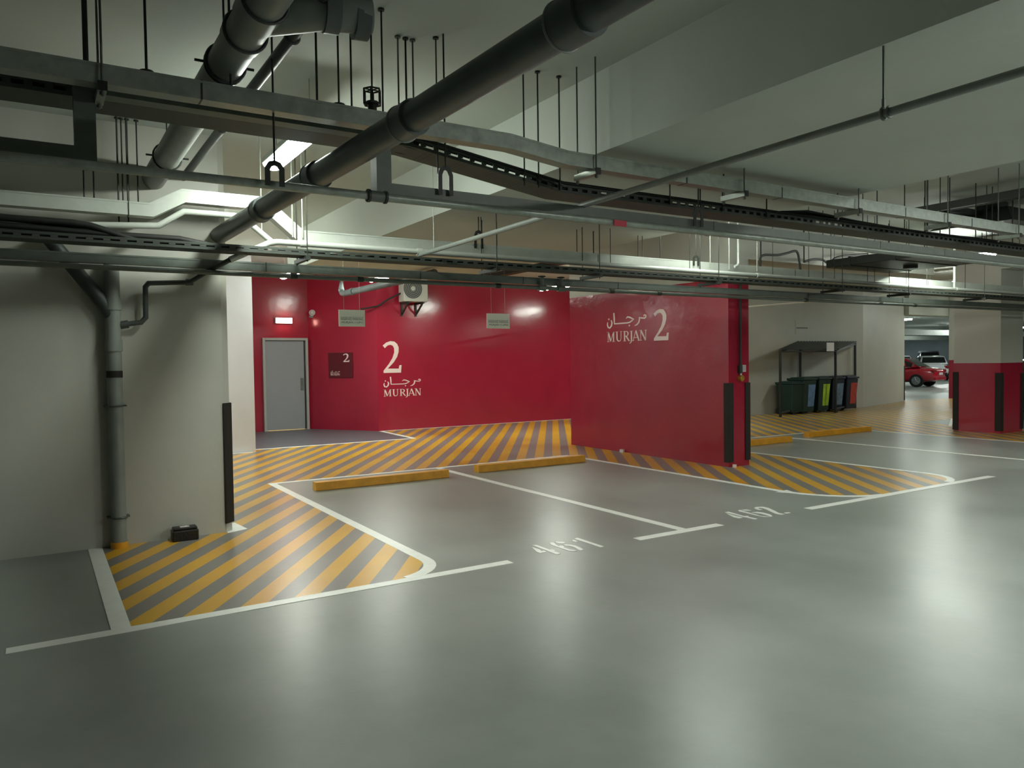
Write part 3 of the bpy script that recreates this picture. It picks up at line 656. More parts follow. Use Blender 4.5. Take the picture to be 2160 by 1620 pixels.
# C trunk (with raised crossing) and D pipe
YC=4.6; zC=2.69; zCh=3.072
xl0=X_at(158,YC,280); xl1=X_at(200,YC,280); xr0=X_at(790,YC,380); xr1=X_at(818,YC,380)
t=thing('cable_trunking','dull grey trunking that steps up over the drain pipes and down again',  'cable trunking',(0,YC,zC))
MB().sweep([(XL,YC,zC),((xl0+xl1)/2,YC,zC),((xl0+xl1)/2,YC,zCh),((xr0+xr1)/2,YC,zCh),((xr0+xr1)/2,YC,zC),(XR,YC,zC)],rect(.1,.1)).build('channel','galv_dull',t)
for xs in (1500,1700,1850,1985): 
    xx=X_at(xs,YC,500); MB().box((xx-.02,YC-.053,zC-.053),(xx+.02,YC+.053,zC+.053)).build('joint_sleeve','galv_dull',t)
YD=4.46; zD=2.625
t=thing('water_pipe','long galvanised water pipe with clamps, running just below the stepped trunking','pipe',(0,YD,zD))
MB().cyl((XL,YD,zD),(XR,YD,zD),.025,16).build('pipe_body','galv',t)
for xs in (795,): 
    xx=X_at(xs,YD,420); MB().cyl((xx-.05,YD,zD),(xx+.05,YD,zD),.034,18).build('pipe_coupling','galv_dull',t); 
    for s in (-.055,.055): MB().cyl((xx+s-.008,YD,zD),(xx+s+.008,YD,zD),.040,18).build('coupling_band','steel_dark',t)
xx=X_at(1303,YD,480); o=MB().box((xx-.06,YD-.032,zD-.033),(xx+.06,YD-.026,zD+.012)).build('pipe_tag','tag_red',t); lab(o,'small red tag')
# P1 big dark drain pipe
p0=pl(1215,40,2,2.86); p1=Vector((1.50,7.59,2.82)); dd=(p0-p1); q0=p1+dd*1.9
t=thing('drain_pipe','big dark grey drain pipe crossing the picture from the top centre to the left','pipe',q0)
def on(pA,pB,s): return pA+(pB-pA)*s
MB().cyl(q0,p1,.078,32).build('pipe_body','pipe_dark' if 0 else 'pipe_grey',t)
def near_Y(y): s=(y-p1.y)/(q0.y-p1.y); return p1+(q0-p1)*s
dn=(p1-q0).normalized()
for (px_,py_,ln) in ((1215,40,.16),(858,250,.14),(668,372,.12),(552,440,.12)):
    # point of the axis seen at that pixel
    best=min((abs((CAM+(fw+rt*((px_-1080)/F)-up*((py_-810)/F))*s - near_Y((CAM+(fw+rt*((px_-1080)/F)-up*((py_-810)/F))*s).y)).length),s) for s in [i*.02 for i in range(60,600)])
    d_=CAM+(fw+rt*((px_-1080)/F)-up*((py_-810)/F))*best[1]; c0=near_Y(d_.y)
    MB().cyl(c0-dn*ln*.5,c0+dn*ln*.5,.093,32).build('pipe_socket','pipe_grey',t)
    MB().ring(c0+dn*ln*.5,dn,.093,.006,28).build('socket_rim','pipe_light',t)
# P2 light pipe pair top left
def ypipe(name,label,xz,y0,y1,r,m,socks=(),rim='pipe_dark'):
    x,z=xz; t=thing(name,label,'pipe',(x,y0,z)); MB().cyl((x,y0,z),(x,y1,z),r,28).build('pipe_body',m,t)
    for (yy,ln) in socks:
        MB().cyl((x,yy-ln/2,z),(x,yy+ln/2,z),r*1.1,28).build('pipe_socket',m,t)
        MB().ring((x,yy-ln/2,z),(0,1,0),r*1.1,.008,28).build('socket_rim',rim,t)
    return t
def yaxis(px_,py_,z): return pl(px_,py_,2,z).y
z2=3.29; x2=.95
T2=ypipe('drain_pipe','fat light grey drain pipe rising to the top left of the picture',(x2,z2),1.2,7.6,.098,'pipe_light',
  [(yaxis(490,140,z2),.06),(yaxis(520,75,z2),.10),(yaxis(560,20,z2),.2)])
yt=yaxis(585,2,z2)
MB().tube([(x2,yt+.25,z2),(x2+.25,yt+.02,z2),(x2+.50,yt-.03,z2+.02)],.085,24).build('tee_branch','pipe_light',T2)
for xx in (x2+.27,x2+.42): MB().cyl((xx,yt+.0,z2+.004),(xx+.07,yt-.008,z2+.006),.10,24).build('pipe_socket','pipe_grey',T2)
for yy in (yaxis(490,140,z2),yaxis(345,330,z2)):
    b=MB(); b.ring((x2,yy,z2),(0,1,0),.108,.007); b.cyl((x2-.108,yy,z2),(x2-.16,yy,z2),.008,8); b.cyl((x2+.108,yy,z2),(x2+.16,yy,z2),.008,8); b.cyl((x2,yy,z2+.1),(x2,yy,ZS),.006,8); b.build('pipe_clamp','rod_dark',T2)
ypipe('drain_pipe','thin dark pipe running beside the fat light grey one',(1.20,3.33),1.5,7.6,.032,'pipe_dark',[(4.1,.05),(5.9,.05)])
# P4 sprinkler pipe
YF=7.08; zF=2.715; a=pl(885,538,1,YF); bq=pl(2160,150,2,2.83); dd=(bq-a); e_=a+dd*1.25
t=thing('sprinkler_pipe','slim grey sprinkler pipe crossing diagonally from the right edge','pipe',a)
MB().cyl(a,e_,.0215,18).build('pipe_body','pipe_light',t)
c0=pl(1850,237,2,2.81); s=(c0-a).dot(dd)/dd.dot(dd); c0=a+dd*s; dn2=dd.normalized()
b=MB(); b.ring(c0,dn2,.028,.008); b.ring(c0+dn2*.03,dn2,.026,.006); b.cyl(c0+Vector((0,0,.025)),c0+Vector((0,0,.075)),.009,10); b.build('pipe_clamp','galv_dull',t)
MB().cyl(c0+Vector((0,0,.07)),Vector((c0.x,c0.y,ZS if c0.x<BX0 else ZL)),.006,10).build('hanger_rod','rod_steel',t)
# E white trunking with raised crossing
YE=7.25
def Ept(x,y): p=pl(x,y,1,YE); return (p.x,p.z)
e1=Ept(318,445); e2=Ept(385,415); e3=Ept(555,424); e4=Ept(632,496); zE=Ept(700,505)[1]; 
trunk('cable_trunking','pale lit trunking that zigzags up over a pipe left of centre',YE,[(XL,e1[1]),e1,e2,(e3[0],e2[1]),(e4[0],zE),(XR,zE)],.12,.115,'trunk_white','cable trunking',joints=[(Ept(270,450)[0],e1[1]),(Ept(1255,540)[0],zE),(Ept(1670,570)[0],zE),(Ept(1950,600)[0],zE)])
# F white pipe
t=thing('water_pipe','white pipe running along below the pale trunking','pipe',(1.487,YF,2.53))
MB().tube([(1.487,7.1,2.531),(1.83,YF,2.70),(1.90,YF,zF),(XR,YF,zF)],.028,16).build('pipe_body','pipe_white',t)
for xs in (640,885,1598,2018): xx=X_at(xs,YF,540); MB().cyl((xx-.03,YF,zF),(xx+.03,YF,zF),.035,16).build('pipe_coupling','pipe_white',t)
q=[pl(x,y,1,7.13) for x,y in ((150,474),(335,476),(388,446),(495,455),(530,474),(578,514))]
t=thing('water_pipe','short pale pipe following the zigzag of the pale trunking','pipe',q[0]); MB().tube(q,.026,14).build('pipe_body','pipe_white',t)
# right bright branch
bb=pl(2018,606,1,YF); nb=pl(2160,593,2,zF)
t=thing('sprinkler_pipe','thin white branch pipe at the right edge rising toward the far ceiling','pipe',(bb.x,YF,zF))
MB().cyl((bb.x,YF+.02,zF),(bb.x+.05,YF+9,zF+.02),.02,12).build('pipe_body','pipe_white',t)
# G lower tray, H trunk, I pipe
YG=6.98; zG=2.60
tray('cable_tray','narrow perforated cable tray below the white pipe',YG,.2,[(XL,zG-.02),(XR,zG-.02)],.055,.12)
cables('cable_bundle','black cables lying in the narrow lower tray',YG,[(XL,zG-.02),(XR,zG-.02)],4,.13,.012,.004)
slot_block_cables('added black cables blocking light through the near slots of the lower tray',YG-.075,[(XL,zG-.02),(XR,zG-.02)],[(X_at(a,YG,540),X_at(b,YG,540)) for a,b in ((560,582),(690,772))],.016,.011,2)
t=thing('cable_bundle','thick black cable bundle heaped in the lower tray at the left edge','cables',(0,YG,2.65))
for i,(yy,zz,xe_) in enumerate(((6.93,2.615,1.35),(7.0,2.62,1.4),(6.96,2.668,1.2),(7.02,2.675,1.0),(6.95,2.725,.55),(7.0,2.735,.35))):
    MB().tube([(XL,yy,zz),(-.2,yy,zz+.01),(xe_*.5,yy,zz+.008*math.sin(i*2)),(xe_-.15,yy,zz-.005),(xe_+.25,yy,2.60)],.028,8).build('cable','cable_black',t)
YH=7.3; zH=2.505
trunk('cable_trunking','dull grey trunking just above the lowest pipe',YH,[(XL,zH),(XR,zH)],.07,.08,'galv_dull',joints=[(X_at(x,YH,590),zH) for x in (560,884,1100,1300,1700,1900)])
YI=7.22; zI=2.425
t=thing('water_pipe','lowest long grey pipe, running in front of the top of the red walls','pipe',(0,YI,zI))
MB().cyl((XL,YI,zI),(XR,YI,zI),.022,14).build('pipe_body','galv_dull',t)
for xs in (620,760,1050,1290,1390,1700,1930): xx=X_at(xs,YI,600); MB().cyl((xx-.03,YI,zI),(xx+.03,YI,zI),.028,14).build('pipe_coupling','steel_dark',t)
YJ=7.0
# flat dark duct
t=thing('ventilation_duct','flat dark ventilation duct under the ceiling at the right','duct',(11.1,6.6,2.95))
MB().box((10.3,5.85,2.95),(11.9,7.4,3.07)).build('duct_body','steel_dark',t,bevel=.01)
for yy in (6.3,7.0): MB().box((10.29,yy-.02,2.94),(11.91,yy+.02,3.08)).build('flange','steel_dark',t)
MB().cyl((11.2,6.6,2.90),(11.2,6.6,2.95),.1,18).build('outlet','steel_dark',t)
for xx in (10.35,11.85):
    for yy in (5.9,7.35): MB().cyl((xx,yy,3.07),(xx,yy,ZS),.006,8).build('hanger_rod','rod_dark',t)
# diagonal black tray + far right fan
a=pl(1195,531,2,3.12); b_=pl(1392,496,2,3.12)
t=thing('cable_tray','short black tray running away under the dropped ceiling','cable tray',(a.x,a.y,3.1))
MB().sweep([(6.86,12.2,3.10),(6.86,8.75,3.10)],rect(.16,.07)).build('tray_body','cable_black',t)
MB().box((6.77,9.4,3.07),(6.89,9.5,3.15)).build('bracket','steel_dark',t)
t=thing('jet_fan','dark ceiling ventilation fan with hood at the upper right edge','fan',(11.4,5.6,3.4))
b=MB(); b.sweep([(10.35,2.6,3.57),(10.35,6.1,3.57)],rect(.16,.10)); b.build('support_rail','steel_dark',t)
b=MB(); V=[]; 
b.add([(11.3,5.3,3.62),(11.9,5.3,3.62),(11.9,6.0,3.62),(11.3,6.0,3.62),(11.0,5.1,3.38),(12.3,5.1,3.38),(12.3,6.2,3.38),(11.0,6.2,3.38)],[(0,1,2,3),(7,6,5,4),(0,4,5,1),(1,5,6,2),(2,6,7,3),(3,7,4,0)]); b.build('hood','steel_dark',t)
MB().box((10.35,5.6,3.52),(11.4,5.7,3.6)).build('cross_arm','steel_dark',t)
for yy in (2.9,4.4,5.9): MB().cyl((10.35,yy,3.6),(10.35,yy,ZS),.01,8).build('hanger_rod','rod_dark',t)
MB().box((11.45,5.5,3.6),(11.75,5.8,ZS)).build('neck','steel_dark',t)
# ------------------------------------------------------------------ hangers
def top_at(x): return ZL if BX0<x<BX1 else ZS
cnt={}
def rod(xs,yb,Y,zb,grp,where,m='rod_dark',r=.006,plate=True,foot=False):
    p=pl(xs,yb,1,Y); z=zb if zb is not None else p.z; tz=top_at(p.x)
    n=cnt.get(grp,0); cnt[grp]=n+1
    t=thing('ceiling_rod','%s rod from the left among %s'%(ORD[n] if n<18 else 'last',where),'rod',(p.x,Y,z),grp)
    MB().cyl((p.x,Y,z),(p.x,Y,tz),r,8).build('threaded_rod',m,t)
    if plate: MB().cyl((p.x,Y,tz-.012),(p.x,Y,tz),.02,10).build('anchor_nut',m,t)
    if foot: MB().cyl((p.x,Y,z),(p.x,Y,z+.015),.035,12).build('foot_plate',m,t)
    return p
g='rods above the topmost trunking'; w_='the ones standing on the topmost trunking'
TA=zA+.05
for (xs,yb,m,r,f) in [(181,125,'rod_dark',.013,0),(309,150,'rod_dark',.007,1),(484,60,'rod_dark',.007,0),(669,215,'rod_dark',.007,0),(715,222,'rod_dark',.006,1),(742,230,'rod_dark',.006,0),(808,240,'rod_dark',.006,0)]:
    rod(xs,yb,YA,TA+.001,g,w_,m,r,True,bool(f))
g='rods beside the big dark pipe'; w_='the rods hanging beside the big dark drain pipe'
for (xs,yb,m,r) in [(841,205,'rod_steel',.006),(857,195,'rod_dark',.007),(872,200,'rod_steel',.006),(924,380,'rod_dark',.005)]:
    rod(xs,yb,YB-.19 if xs!=924 else YC,3.13 if xs!=924 else zC+.16,g,w_,m,r)
g='rods to the wide perforated tray'; w_='the dark rods that carry the wide perforated tray'
for (xs,yb) in [(672,330),(1107,430),(1136,360),(1181,375),(1413,412),(1477,405),(1524,370),(1617,440)]:
    rod(xs,yb,YB-.14,(zB if xs<900 else zB2)+.01,g,w_,'rod_dark',.006)
def trapeze(xs,ys,label,za,y0=None,y1=None,m='galv'):
    y0=y0 or YA-.09; y1=y1 or YA+.14
    p=pl(xs,ys,1,YA); t=thing('trapeze_hanger',label,'hanger',(p.x,YA,za),'trapeze hangers under the topmost trunking')
    MB().box((p.x-.02,y0,za-.045),(p.x+.02,y1,za-.003)).build('strut',m,t)
    MB().box((p.x-.022,y0-.006,za-.047),(p.x+.022,y0,za-.001)).build('end_cap','cable_black',t)
    for yy in (y0+.02,y1-.02):
        MB().cyl((p.x,yy,za-.07),(p.x,yy,top_at(p.x)),.006,8).build('threaded_rod','rod_steel',t)
        MB().cyl((p.x,yy,za-.065),(p.x,yy,za-.05),.013,8).build('nut','rod_steel',t)
for (xs,ys,lb) in [(213,180,'bracket with twin rods under the topmost trunking near the left edge'),(1245,360,'bracket with a black end under the topmost trunking right of its bend'),(1556,408,'bracket under the topmost trunking right of the diagonal sprinkler pipe'),(1797,437,'bracket under the topmost trunking where the loose cables start'),(1985,470,'bracket under the bright part of the topmost trunking'),(2135,495,'bracket under the topmost trunking at the right edge')]:
    trapeze(xs,ys,lb,(zA if xs<1000 else zA2)-.05,y1=YA+.17)
# clevis hangers on trunk C and pipe D
def clevis(xs,ys,Y,z,label,tall=.16,m='steel_dark',rodr=.006,top=None):
    p=pl(xs,ys,1,Y); t=thing('clevis_hanger',label,'hanger',(p.x,Y,z),'clevis hangers')
    w=.04; pts=[(p.x-w,Y-.07,z-.02),(p.x-w,Y-.07,z+tall*.7),(p.x-w*.6,Y-.07,z+tall*.93),(p.x,Y-.07,z+tall),(p.x+w*.6,Y-.07,z+tall*.93),(p.x+w,Y-.07,z+tall*.7),(p.x+w,Y-.07,z-.02)]
    MB().sweep(pts,rect(.03,.006),ref=(0,1,0)).build('strap',m,t)
    MB().cyl((p.x,Y-.07,z+tall),(p.x,Y-.07,top or top_at(p.x)),rodr,8).build('threaded_rod','rod_dark',t)
clevis(930,400,YC,2.72,'dark looped strap hanger right of the big drain pipe')
clevis(1003,510,YE,zE+.03,'small dark loop hanger on the pale trunking left of centre')
clevis(1460,460,YC,2.70,'dark loop hanger on the stepped trunking right of the sprinkler pipe',.13)
clevis(573,385,YD+.0,zD-.0,'clevis on the galvanised water pipe below the glowing lamp',.11)
clevis(1460,555,YE,zE+.02,'small loop hanger on the pale trunking above the partition',.1)
# rods on pale trunking E and lower stuff
g='rods to the pale trunking'; w_='the rods that carry the pale trunking'
for (xs,yb,m,r) in [(250,430,'rod_dark',.006),(270,430,'rod_dark',.006),(550,400,'rod_light',.006),(617,480,'rod_light',.008),(638,480,'rod_light',.008),(915,505,'rod_light',.005),(1017,520,'rod_dark',.005),(1048,520,'rod_dark',.006),(1217,530,'rod_dark',.005),(1252,545,'rod_dark',.007),(1346,540,'rod_dark',.004),(1355,540,'rod_dark',.004),(1393,545,'rod_dark',.006),(1498,555,'rod_light',.005),(1538,560,'rod_light',.008),(1597,570,'rod_light',.007)]:
    rod(xs,yb,YE+.08 if m=='rod_dark' else YE-.085,zE-.02,g,w_,m,r,False)
g='short rods at the lower right'; w_='the thin rods above the lower right runs'
for xs in (1288,1455,1630,1706,1760,1830,1845,1912,1955):
    rod(xs,580,YF,zF+.03,g,w_,'rod_dark',.004,False)
g='rods at the upper right'; w_='the thin rods hanging right of the loose cables'
for (xs,r) in ((1820,.005),(1850,.006),(1908,.006),(1951,.007),(1957,.005),(1983,.006),(2003,.007),(2058,.007),(2081,.005),(2093,.006),(2136,.008),(2151,.005)):
    rod(xs,470,YB+.2,zB2+.02,g,w_,'rod_dark',r,False)
g='rods between tray and trunk'; w_='the dim rods at the left below the stepped trunking'
for (xs,Y) in ((177,7.45),(198,7.45),(250,7.45),(259,7.45),(271,7.45),(291,7.45)):
    rod(xs,400,Y,2.93,g,w_,'rod_dark',.006)
# bright vertical pipe with foot
p=pl(1557,560,1,YE-.12)
t=thing('drop_pipe','bright white vertical pipe end with elbow in front of the pale trunking','pipe',(p.x,YE-.12,2.82))
MB().tube([(p.x,YE-.12,top_at(p.x)),(p.x,YE-.12,2.87),(p.x-.02,YE-.12,2.835),(p.x-.07,YE-.12,2.82)],.016,12).build('pipe_body','pipe_white',t)
p=pl(2013,590,1,YF); t=thing('drop_pipe','bright white vertical pipe near the right edge joining the white pipe','pipe',(p.x,YF,zF))
MB().cyl((p.x,YF,zF+.02),(p.x,YF,ZS),.018,12).build('pipe_body','pipe_white',t)
# flexible hoses on the beam face
def hose(pts,Y,label,r=.018):
    q=[pl(x,y,1,Y) for x,y in pts]; t=thing('flexible_hose',label,'hose',q[0]); 
    Q=[]
    for i in range(len(q)-1):
        for k in range(4):
            u=k/4; p0_=q[max(0,i-1)];p1_=q[i];p2_=q[i+1];p3_=q[min(len(q)-1,i+2)]
            Q.append(.5*((2*p1_)+(-p0_+p2_)*u+(2*p0_-5*p1_+4*p2_-p3_)*u*u+(-p0_+3*p1_-3*p2_+p3_)*u**3))
    Q.append(q[-1]); MB().tube(Q,r,8).build('hose_body','pipe_dark',t)
    a=q[0]; MB().cyl(a,(a.x,a.y,min(a.z+.5,top_at(a.x))),.01,8).build('support_rod','rod_dark',t)
hose([(1605,570),(1606,540),(1640,538),(1660,534),(1680,530),(1686,550),(1688,570)],7.6,'wavy dark hose drooping above the partition end')
hose([(1696,552),(1715,547),(1735,548),(1748,555),(1765,543),(1800,538),(1830,536)],7.6,'longer wavy dark hose right of the drooping one')
# valve
p=pl(785,205,1,YA+.16)
t=thing('gate_valve','black gate valve with caged handwheel standing above the topmost trunking','valve',(p.x,YA+.16,3.0))
cx,cy,cz=p.x,YA+.16,p.z
b=MB(); b.cyl((cx,cy,2.95),(cx,cy,cz-.03),.028,14); b.cyl((cx,cy,cz-.05),(cx,cy,cz-.03),.04,14); b.cyl((cx,cy,cz-.03),(cx,cy,cz+.05),.008,8); b.build('valve_body','rod_dark',t)
b=MB(); rr=.055
for z in (cz-.045,cz+.045): b.sweep([(cx+rr*math.cos(PI/3*i),cy+rr*math.sin(PI/3*i),z) for i in range(6)],rect(.008,.008),closed=True)
for i in range(6): b.cyl((cx+rr*math.cos(PI/3*i),cy+rr*math.sin(PI/3*i),cz-.045),(cx+rr*math.cos(PI/3*i),cy+rr*math.sin(PI/3*i),cz+.045),.005,6)
for i in range(3): b.cyl((cx+rr*math.cos(PI/3*i),cy+rr*math.sin(PI/3*i),cz+.045),(cx-rr*math.cos(PI/3*i),cy-rr*math.sin(PI/3*i),cz+.045),.004,6)
b.build('handwheel_cage','rod_dark',t)
MB().cyl((cx,cy,cz+.05),(cx-.0,cy,ZS),.006,8).build('threaded_rod','rod_dark',t)
# small valves below
for (xs,lb) in ((1143,'small caged handwheel valve on the lowest pipe'),(1183,'small rounded valve on the lowest pipe')):
    p=pl(xs,590,1,YI-.0); t=thing('gate_valve',lb,'valve',(p.x,YI,zI),'small valves')
    b=MB(); b.cyl((p.x,YI,zI),(p.x,YI,zI+.12),.022,12); b.cyl((p.x-.05,YI,zI),(p.x+.05,YI,zI),.034,12); b.build('valve_body','galv_dull',t)
    b=MB(); b.ring((p.x,YI,zI+.13),(0,0,1),.04,.006,16); b.cyl((p.x-.04,YI,zI+.13),(p.x+.04,YI,zI+.13),.005,6); b.build('handwheel','steel_dark',t)
# brackets of the lower runs
for i,(xs,lb) in enumerate(((640,'lower run bracket left of the hanging signs'),(1035,'lower run bracket above the right hanging sign'),(1250,'lower run bracket above the partition lettering'),(1500,'lower run bracket near the partition end'),(1760,'lower run bracket above the bin shelter'),(1900,'lower run bracket above the opening'),(2060,'lower run bracket above the right column'))):
    xx=X_at(xs,YG,570); t=thing('trapeze_hanger',lb,'hanger',(xx,7.1,2.54),'trapeze hangers of the lower runs')
    MB().box((xx-.02,6.82,2.535),(xx+.02,7.2,2.57)).build('strut','steel_dark',t)
    for yy in (6.85,7.17): MB().cyl((xx,yy,2.52),(xx,yy,top_at(xx)),.005,8).build('threaded_rod','rod_dark',t)
# ------------------------------------------------------------------ lamps of the hall and added fill lamps
lamp(1.81,6.22,3.33,'glowing batten lamp hanging left of centre above the stepped trunking',L=1.25,wd=.18)
lamp(7.15,6.72,3.31,'batten lamp hidden behind the cable runs above the partition end',glow='lamp_glow_soft')
lamp(12.4,6.6,3.13,'batten lamp above the driveway at the right')
lamp(6.1,14.8,3.34,'small glint of a batten lamp in front of the red wall')
lamp(1.7,11.3,3.4,'added fill lamp behind the left wall end')  # added out of sight to brighten the slanted wall and white wall end
lamp(12.75,14.0,3.1,'batten lamp behind the red partition')
lamp(1.0,12.9,3.4,'second added fill lamp behind the left wall end')  # likewise added out of sight, more fill for the white wall end
lamp(9.54,13.44,3.165,'batten lamp glowing below the pipes where the two red walls meet')
lamp(4.1,14.3,3.27,'batten lamp hidden behind the lower runs in front of the grey door')
lamp(27,13,3.3,'added fill lamp beside the opening to the next hall')  # added out of sight to light the beige wall and the hatching
lamp(19.5,10.5,3.4,'batten lamp over the far hatching')
lamp(4.9,.3,3.05,'added fill lamp above the viewer',top=ZL,glow='fill_glow_near')  # added out of view to brighten the foreground floor
lamp(7.9,.6,3.5,'second added fill lamp above the viewer at the right',glow='fill_glow_near')  # added out of view, fill for the right foreground
lamp(13.5,.2,3.4,'added fill lamp right of the viewer',glow='fill_glow_near')  # added out of view to lift the right side
lamp(12,-5.5,3.4,'added fill lamp behind the viewer at the right')  # unseen fill light added behind the camera
lamp(18,2,3.4,'batten lamp far right over the driveway')
for i,(x,y) in enumerate(((31,19),(34,24),(38,18),(42,26),(48,22),(55,30),(46,34),(62,38),(30,11),(40,11))):
    lamp(x,y,3.1,'batten lamp over the next parking hall, number %d counting away'%(i+1) if 0 else ORD[i]+' batten lamp of the next parking hall',rz=PI/2 if i%2 else 0,glow='lamp_glow_far',L=1.6,group='lamps of the next parking hall')
# far hall ducts
for i,(y,z,m) in enumerate(((24,2.85,'trunk_white'),(33,2.9,'trunk_white'),(40,2.7,'far_grey'))):
    t=thing('ventilation_duct','long duct under the ceiling of the next hall, %s counting away'%ORD[i],'duct',(40,y,z)); MB().box((26.2,y-.2,z-.15),(65.5,y+.2,z+.15)).build('duct_body',m,t)
# ------------------------------------------------------------------ cars
def car(loc,rz,paint,label,kind='sedan',L=4.5,W=1.78,Hh=1.45):
    t=thing('car',label,'car',loc,None)
    q=Matrix.Rotation(rz,3,'Z'); T=lambda x,y,z: q@Vector((x,y,0))+Vector(loc)+Vector((0,0,z))
    h=L/2; w=W/2
    # lower body stations: x, zbottom, zbelt, halfwidth
    if kind=='sedan': ST=[(-h,.45,.78,.70),(-h+.12,.28,.95,.82),(-h+.7,.20,1.0,.89),(-.6,.2,.97,.9),(.5,.2,.93,.9),(h-1.1,.2,.88,.89),(h-.25,.25,.74,.82),(h,.42,.62,.66)]
    else: ST=[(-h,.45,.98,.74),(-h+.08,.28,1.05,.84),(-h+.6,.20,1.05,.89),(-.6,.2,1.02,.9),(.5,.2,.98,.9),(h-1.0,.2,.93,.89),(h-.2,.25,.78,.82),(h,.42,.62,.66)]
    V=[];k=8
    for (x,zb,zt,hw) in ST:
        hw=hw*w/.9; V+= [T(x,-hw*.9,zb),T(x,-hw,zb+(zt-zb)*.35),T(x,-hw*.98,zb+(zt-zb)*.8),T(x,-hw*.88,zt),T(x,hw*.88,zt),T(x,hw*.98,zb+(zt-zb)*.8),T(x,hw,zb+(zt-zb)*.35),T(x,hw*.9,zb)]
    n=len(ST); Fc=[(i*k+j,(i+1)*k+j,(i+1)*k+(j+1)%k,i*k+(j+1)%k) for i in range(n-1) for j in range(k)]+[tuple(range(k)),tuple((n-1)*k+j for j in range(k))[::-1]]
    b=MB(); b.add(V,Fc,True); body=b.build('body',paint,t,sub=2)
    # greenhouse
    if kind=='sedan': G=[(-h+.75,.98,.98),(-h+1.45,.98,Hh-.03),(-.1,.96,Hh),(.55,.94,Hh-.06),(1.25,.90,.92)]
    else: G=[(-h+.12,1.03,1.06),(-h+.42,1.03,Hh-.05),(-.2,1.0,Hh),(.5,.96,Hh-.07),(1.15,.93,.95)]
    V=[];k=6
    for (x,zb,zt) in G: V+=[T(x,-w*.88,zb),T(x,-w*.86,zb+(zt-zb)*.2),T(x,-w*.68,zt),T(x,w*.68,zt),T(x,w*.86,zb+(zt-zb)*.2),T(x,w*.88,zb)]
    n=len(G); Fc=[(i*k+j,(i+1)*k+j,(i+1)*k+(j+1)%k,i*k+(j+1)%k) for i in range(n-1) for j in range(k)]+[tuple(range(k)),tuple((n-1)*k+j for j in range(k))[::-1]]
    b=MB(); b.add(V,Fc,True); b.build('cabin',paint,t)
    for s in (-1,1):
        gl=MB()
        def side(x,z_,o=.012):
            for i in range(n-1):
                if G[i][0]<=x<=G[i+1][0]:
                    u=(x-G[i][0])/(G[i+1][0]-G[i][0]); zb=G[i][1]+u*(G[i+1][1]-G[i][1]); zt=G[i][2]+u*(G[i+1][2]-G[i][2])
            f=min(1,max(0,z_)); zz=zb+(zt-zb)*f; yw=w*(.86-(.18)*max(0,(f-.2)/.8)) if f>.2 else w*(.88-.02*f/.2)
            return T(x,s*(yw+o),zz)
        xs_=[G[0][0]+.35,G[1][0]+.05,(G[1][0]+G[2][0])/2,G[2][0],G[3][0],G[4][0]-.25]
        for i in range(5):
            p=[side(xs_[i],.12),side(xs_[i+1],.12),side(xs_[i+1],.86),side(xs_[i],.86)]
            gl.quad(p if s<0 else p[::-1])
        gl.build('side_window','glass',t)
    for (i0,i1,nm) in ((0,1,'rear_window'),(3,4,'windscreen')):
        a,c=(G[i0],G[i1]); P=[]
        for (u,s) in ((.1,-1),(.1,1),(.9,1),(.9,-1)):
            x=a[0]+(c[0]-a[0])*u; z=a[2]+(c[2]-a[2])*u; nx=-(c[2]-a[2]); nz=(c[0]-a[0]); l=math.hypot(nx,nz); ww=w*(.66+.1*((u) if i0==3 else (1-u)))
            P.append(T(x+nx/l*.012,s*ww,z+nz/l*.012))
        gl=MB(); gl.quad(P if i0 else P); gl.build(nm,'glass',t)
    for sx in (-h+.85,h-.85):
        for s in (-1,1):
            b=MB(); b.cyl(T(sx,s*(w-.2),.325),T(sx,s*(w+.005),.325),.325,26); wh=b.build('wheel','tyre',t)
            b=MB(); b.cyl(T(sx,s*(w-.05),.325),T(sx,s*(w+.012),.325),.21,22); b.build('rim','rim',wh)
            b=MB(); 
            for a in range(5):
                an=a*2*PI/5; b.cyl(T(sx+.19*math.cos(an),s*(w+.013),.325+.19*math.sin(an)),T(sx,s*(w+.02),.325),.022,6)
            b.build('spoke','car_silver',wh)
    zr=.86 if kind=='sedan' else .9
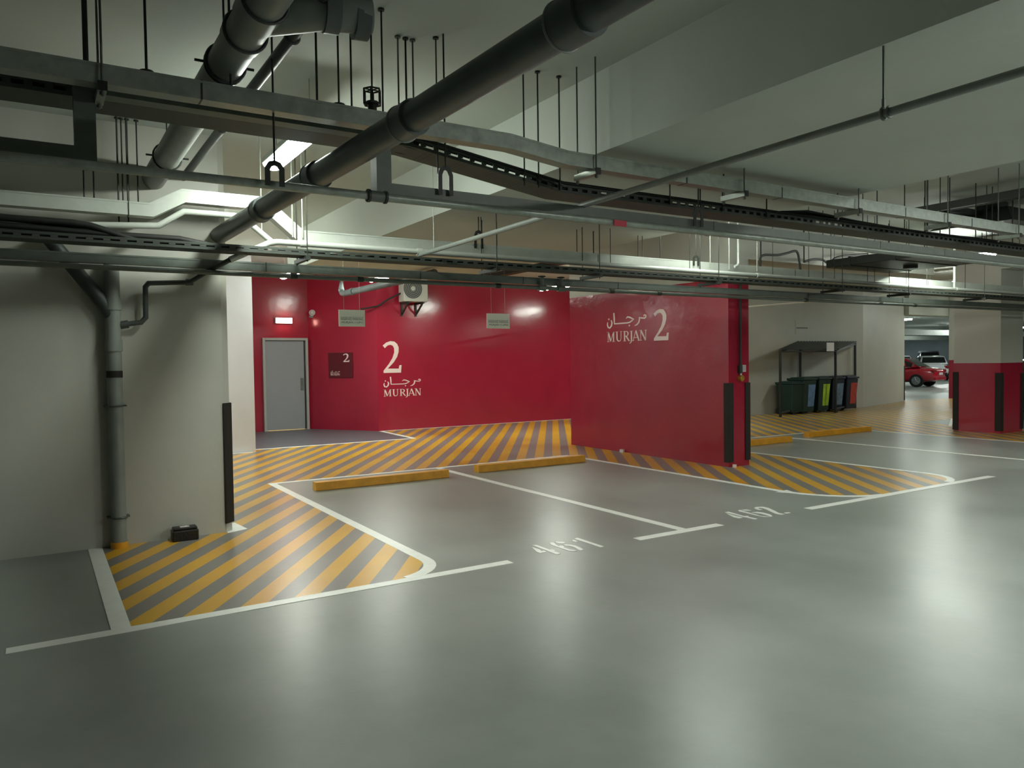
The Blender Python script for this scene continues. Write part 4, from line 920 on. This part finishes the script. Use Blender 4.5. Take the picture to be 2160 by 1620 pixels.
    for s in (-1,1):
        MB().cbox(T(-h+.10,s*w*.74,zr-.06),(.16,.3,.2 if kind!='sedan' else .15),rz).build('tail_light','tail_light',t,bevel=.03)
        MB().cbox(T(h-.22,s*w*.72,.66),(.25,.3,.13),rz).build('head_light','head_light',t,bevel=.03)
        MB().cbox(T(.75,s*(w+.04),.98),(.18,.16,.12),rz).build('door_mirror',paint,t,bevel=.03)
        for xx in (-.45,.35): MB().cbox(T(xx,s*(w+.0),.84),(.16,.03,.03),rz).build('door_handle',paint,t)
    MB().cbox(T(-h+.05,0,.42),(.12,W*.8,.16),rz).build('bumper','tyre' if kind!='sedan' else paint,t,bevel=.03)
    MB().cbox(T(-h+.0,0,.66),(.02,.46,.12),rz).build('number_plate','plastic_white',t)
    return t
g=fl(1948,816); 
car((g.x-.0,g.y+1.5,0),R(100),'car_red','red saloon car parked beyond the opening','sedan',L=4.4)
g=fl(1972,803); car((g.x+1.6,g.y+1.3,0),R(38),'car_white','white hatchback with dark rear window, right of the red car','hatch',L=4.2,Hh=1.55)
g=fl(1945,797); car((g.x+3,g.y+4,0),R(50),'car_white','white-roofed car showing behind the red car','hatch',L=4.3,Hh=1.6)
g=fl(1990,791); car((g.x+3,g.y+3,0),R(35),'car_silver','taller pale car behind the white hatchback','hatch',L=4.6,W=1.85,Hh=1.95)
car((18.9,11.3,0),R(110),'car_black','black car parked behind the right column, only its tail in view','sedan',L=4.3) if 0 else car((21.6,9.42,0),R(0),'car_black','black car behind the right column, only its wheel end in view','sedan',L=4.3)
# ------------------------------------------------------------------ world, colour management
wd=bpy.data.worlds.new('world'); bpy.context.scene.world=wd; wd.use_nodes=True; wd.node_tree.nodes['Background'].inputs[0].default_value=(.02,.02,.02,1)
sc=bpy.context.scene; sc.view_settings.view_transform='Standard'; sc.view_settings.look='None'; sc.view_settings.gamma=1; sc.view_settings.exposure=1.82
sc.cycles.sample_clamp_indirect=4; sc.cycles.max_bounces=8; sc.cycles.diffuse_bounces=4; sc.cycles.glossy_bounces=4
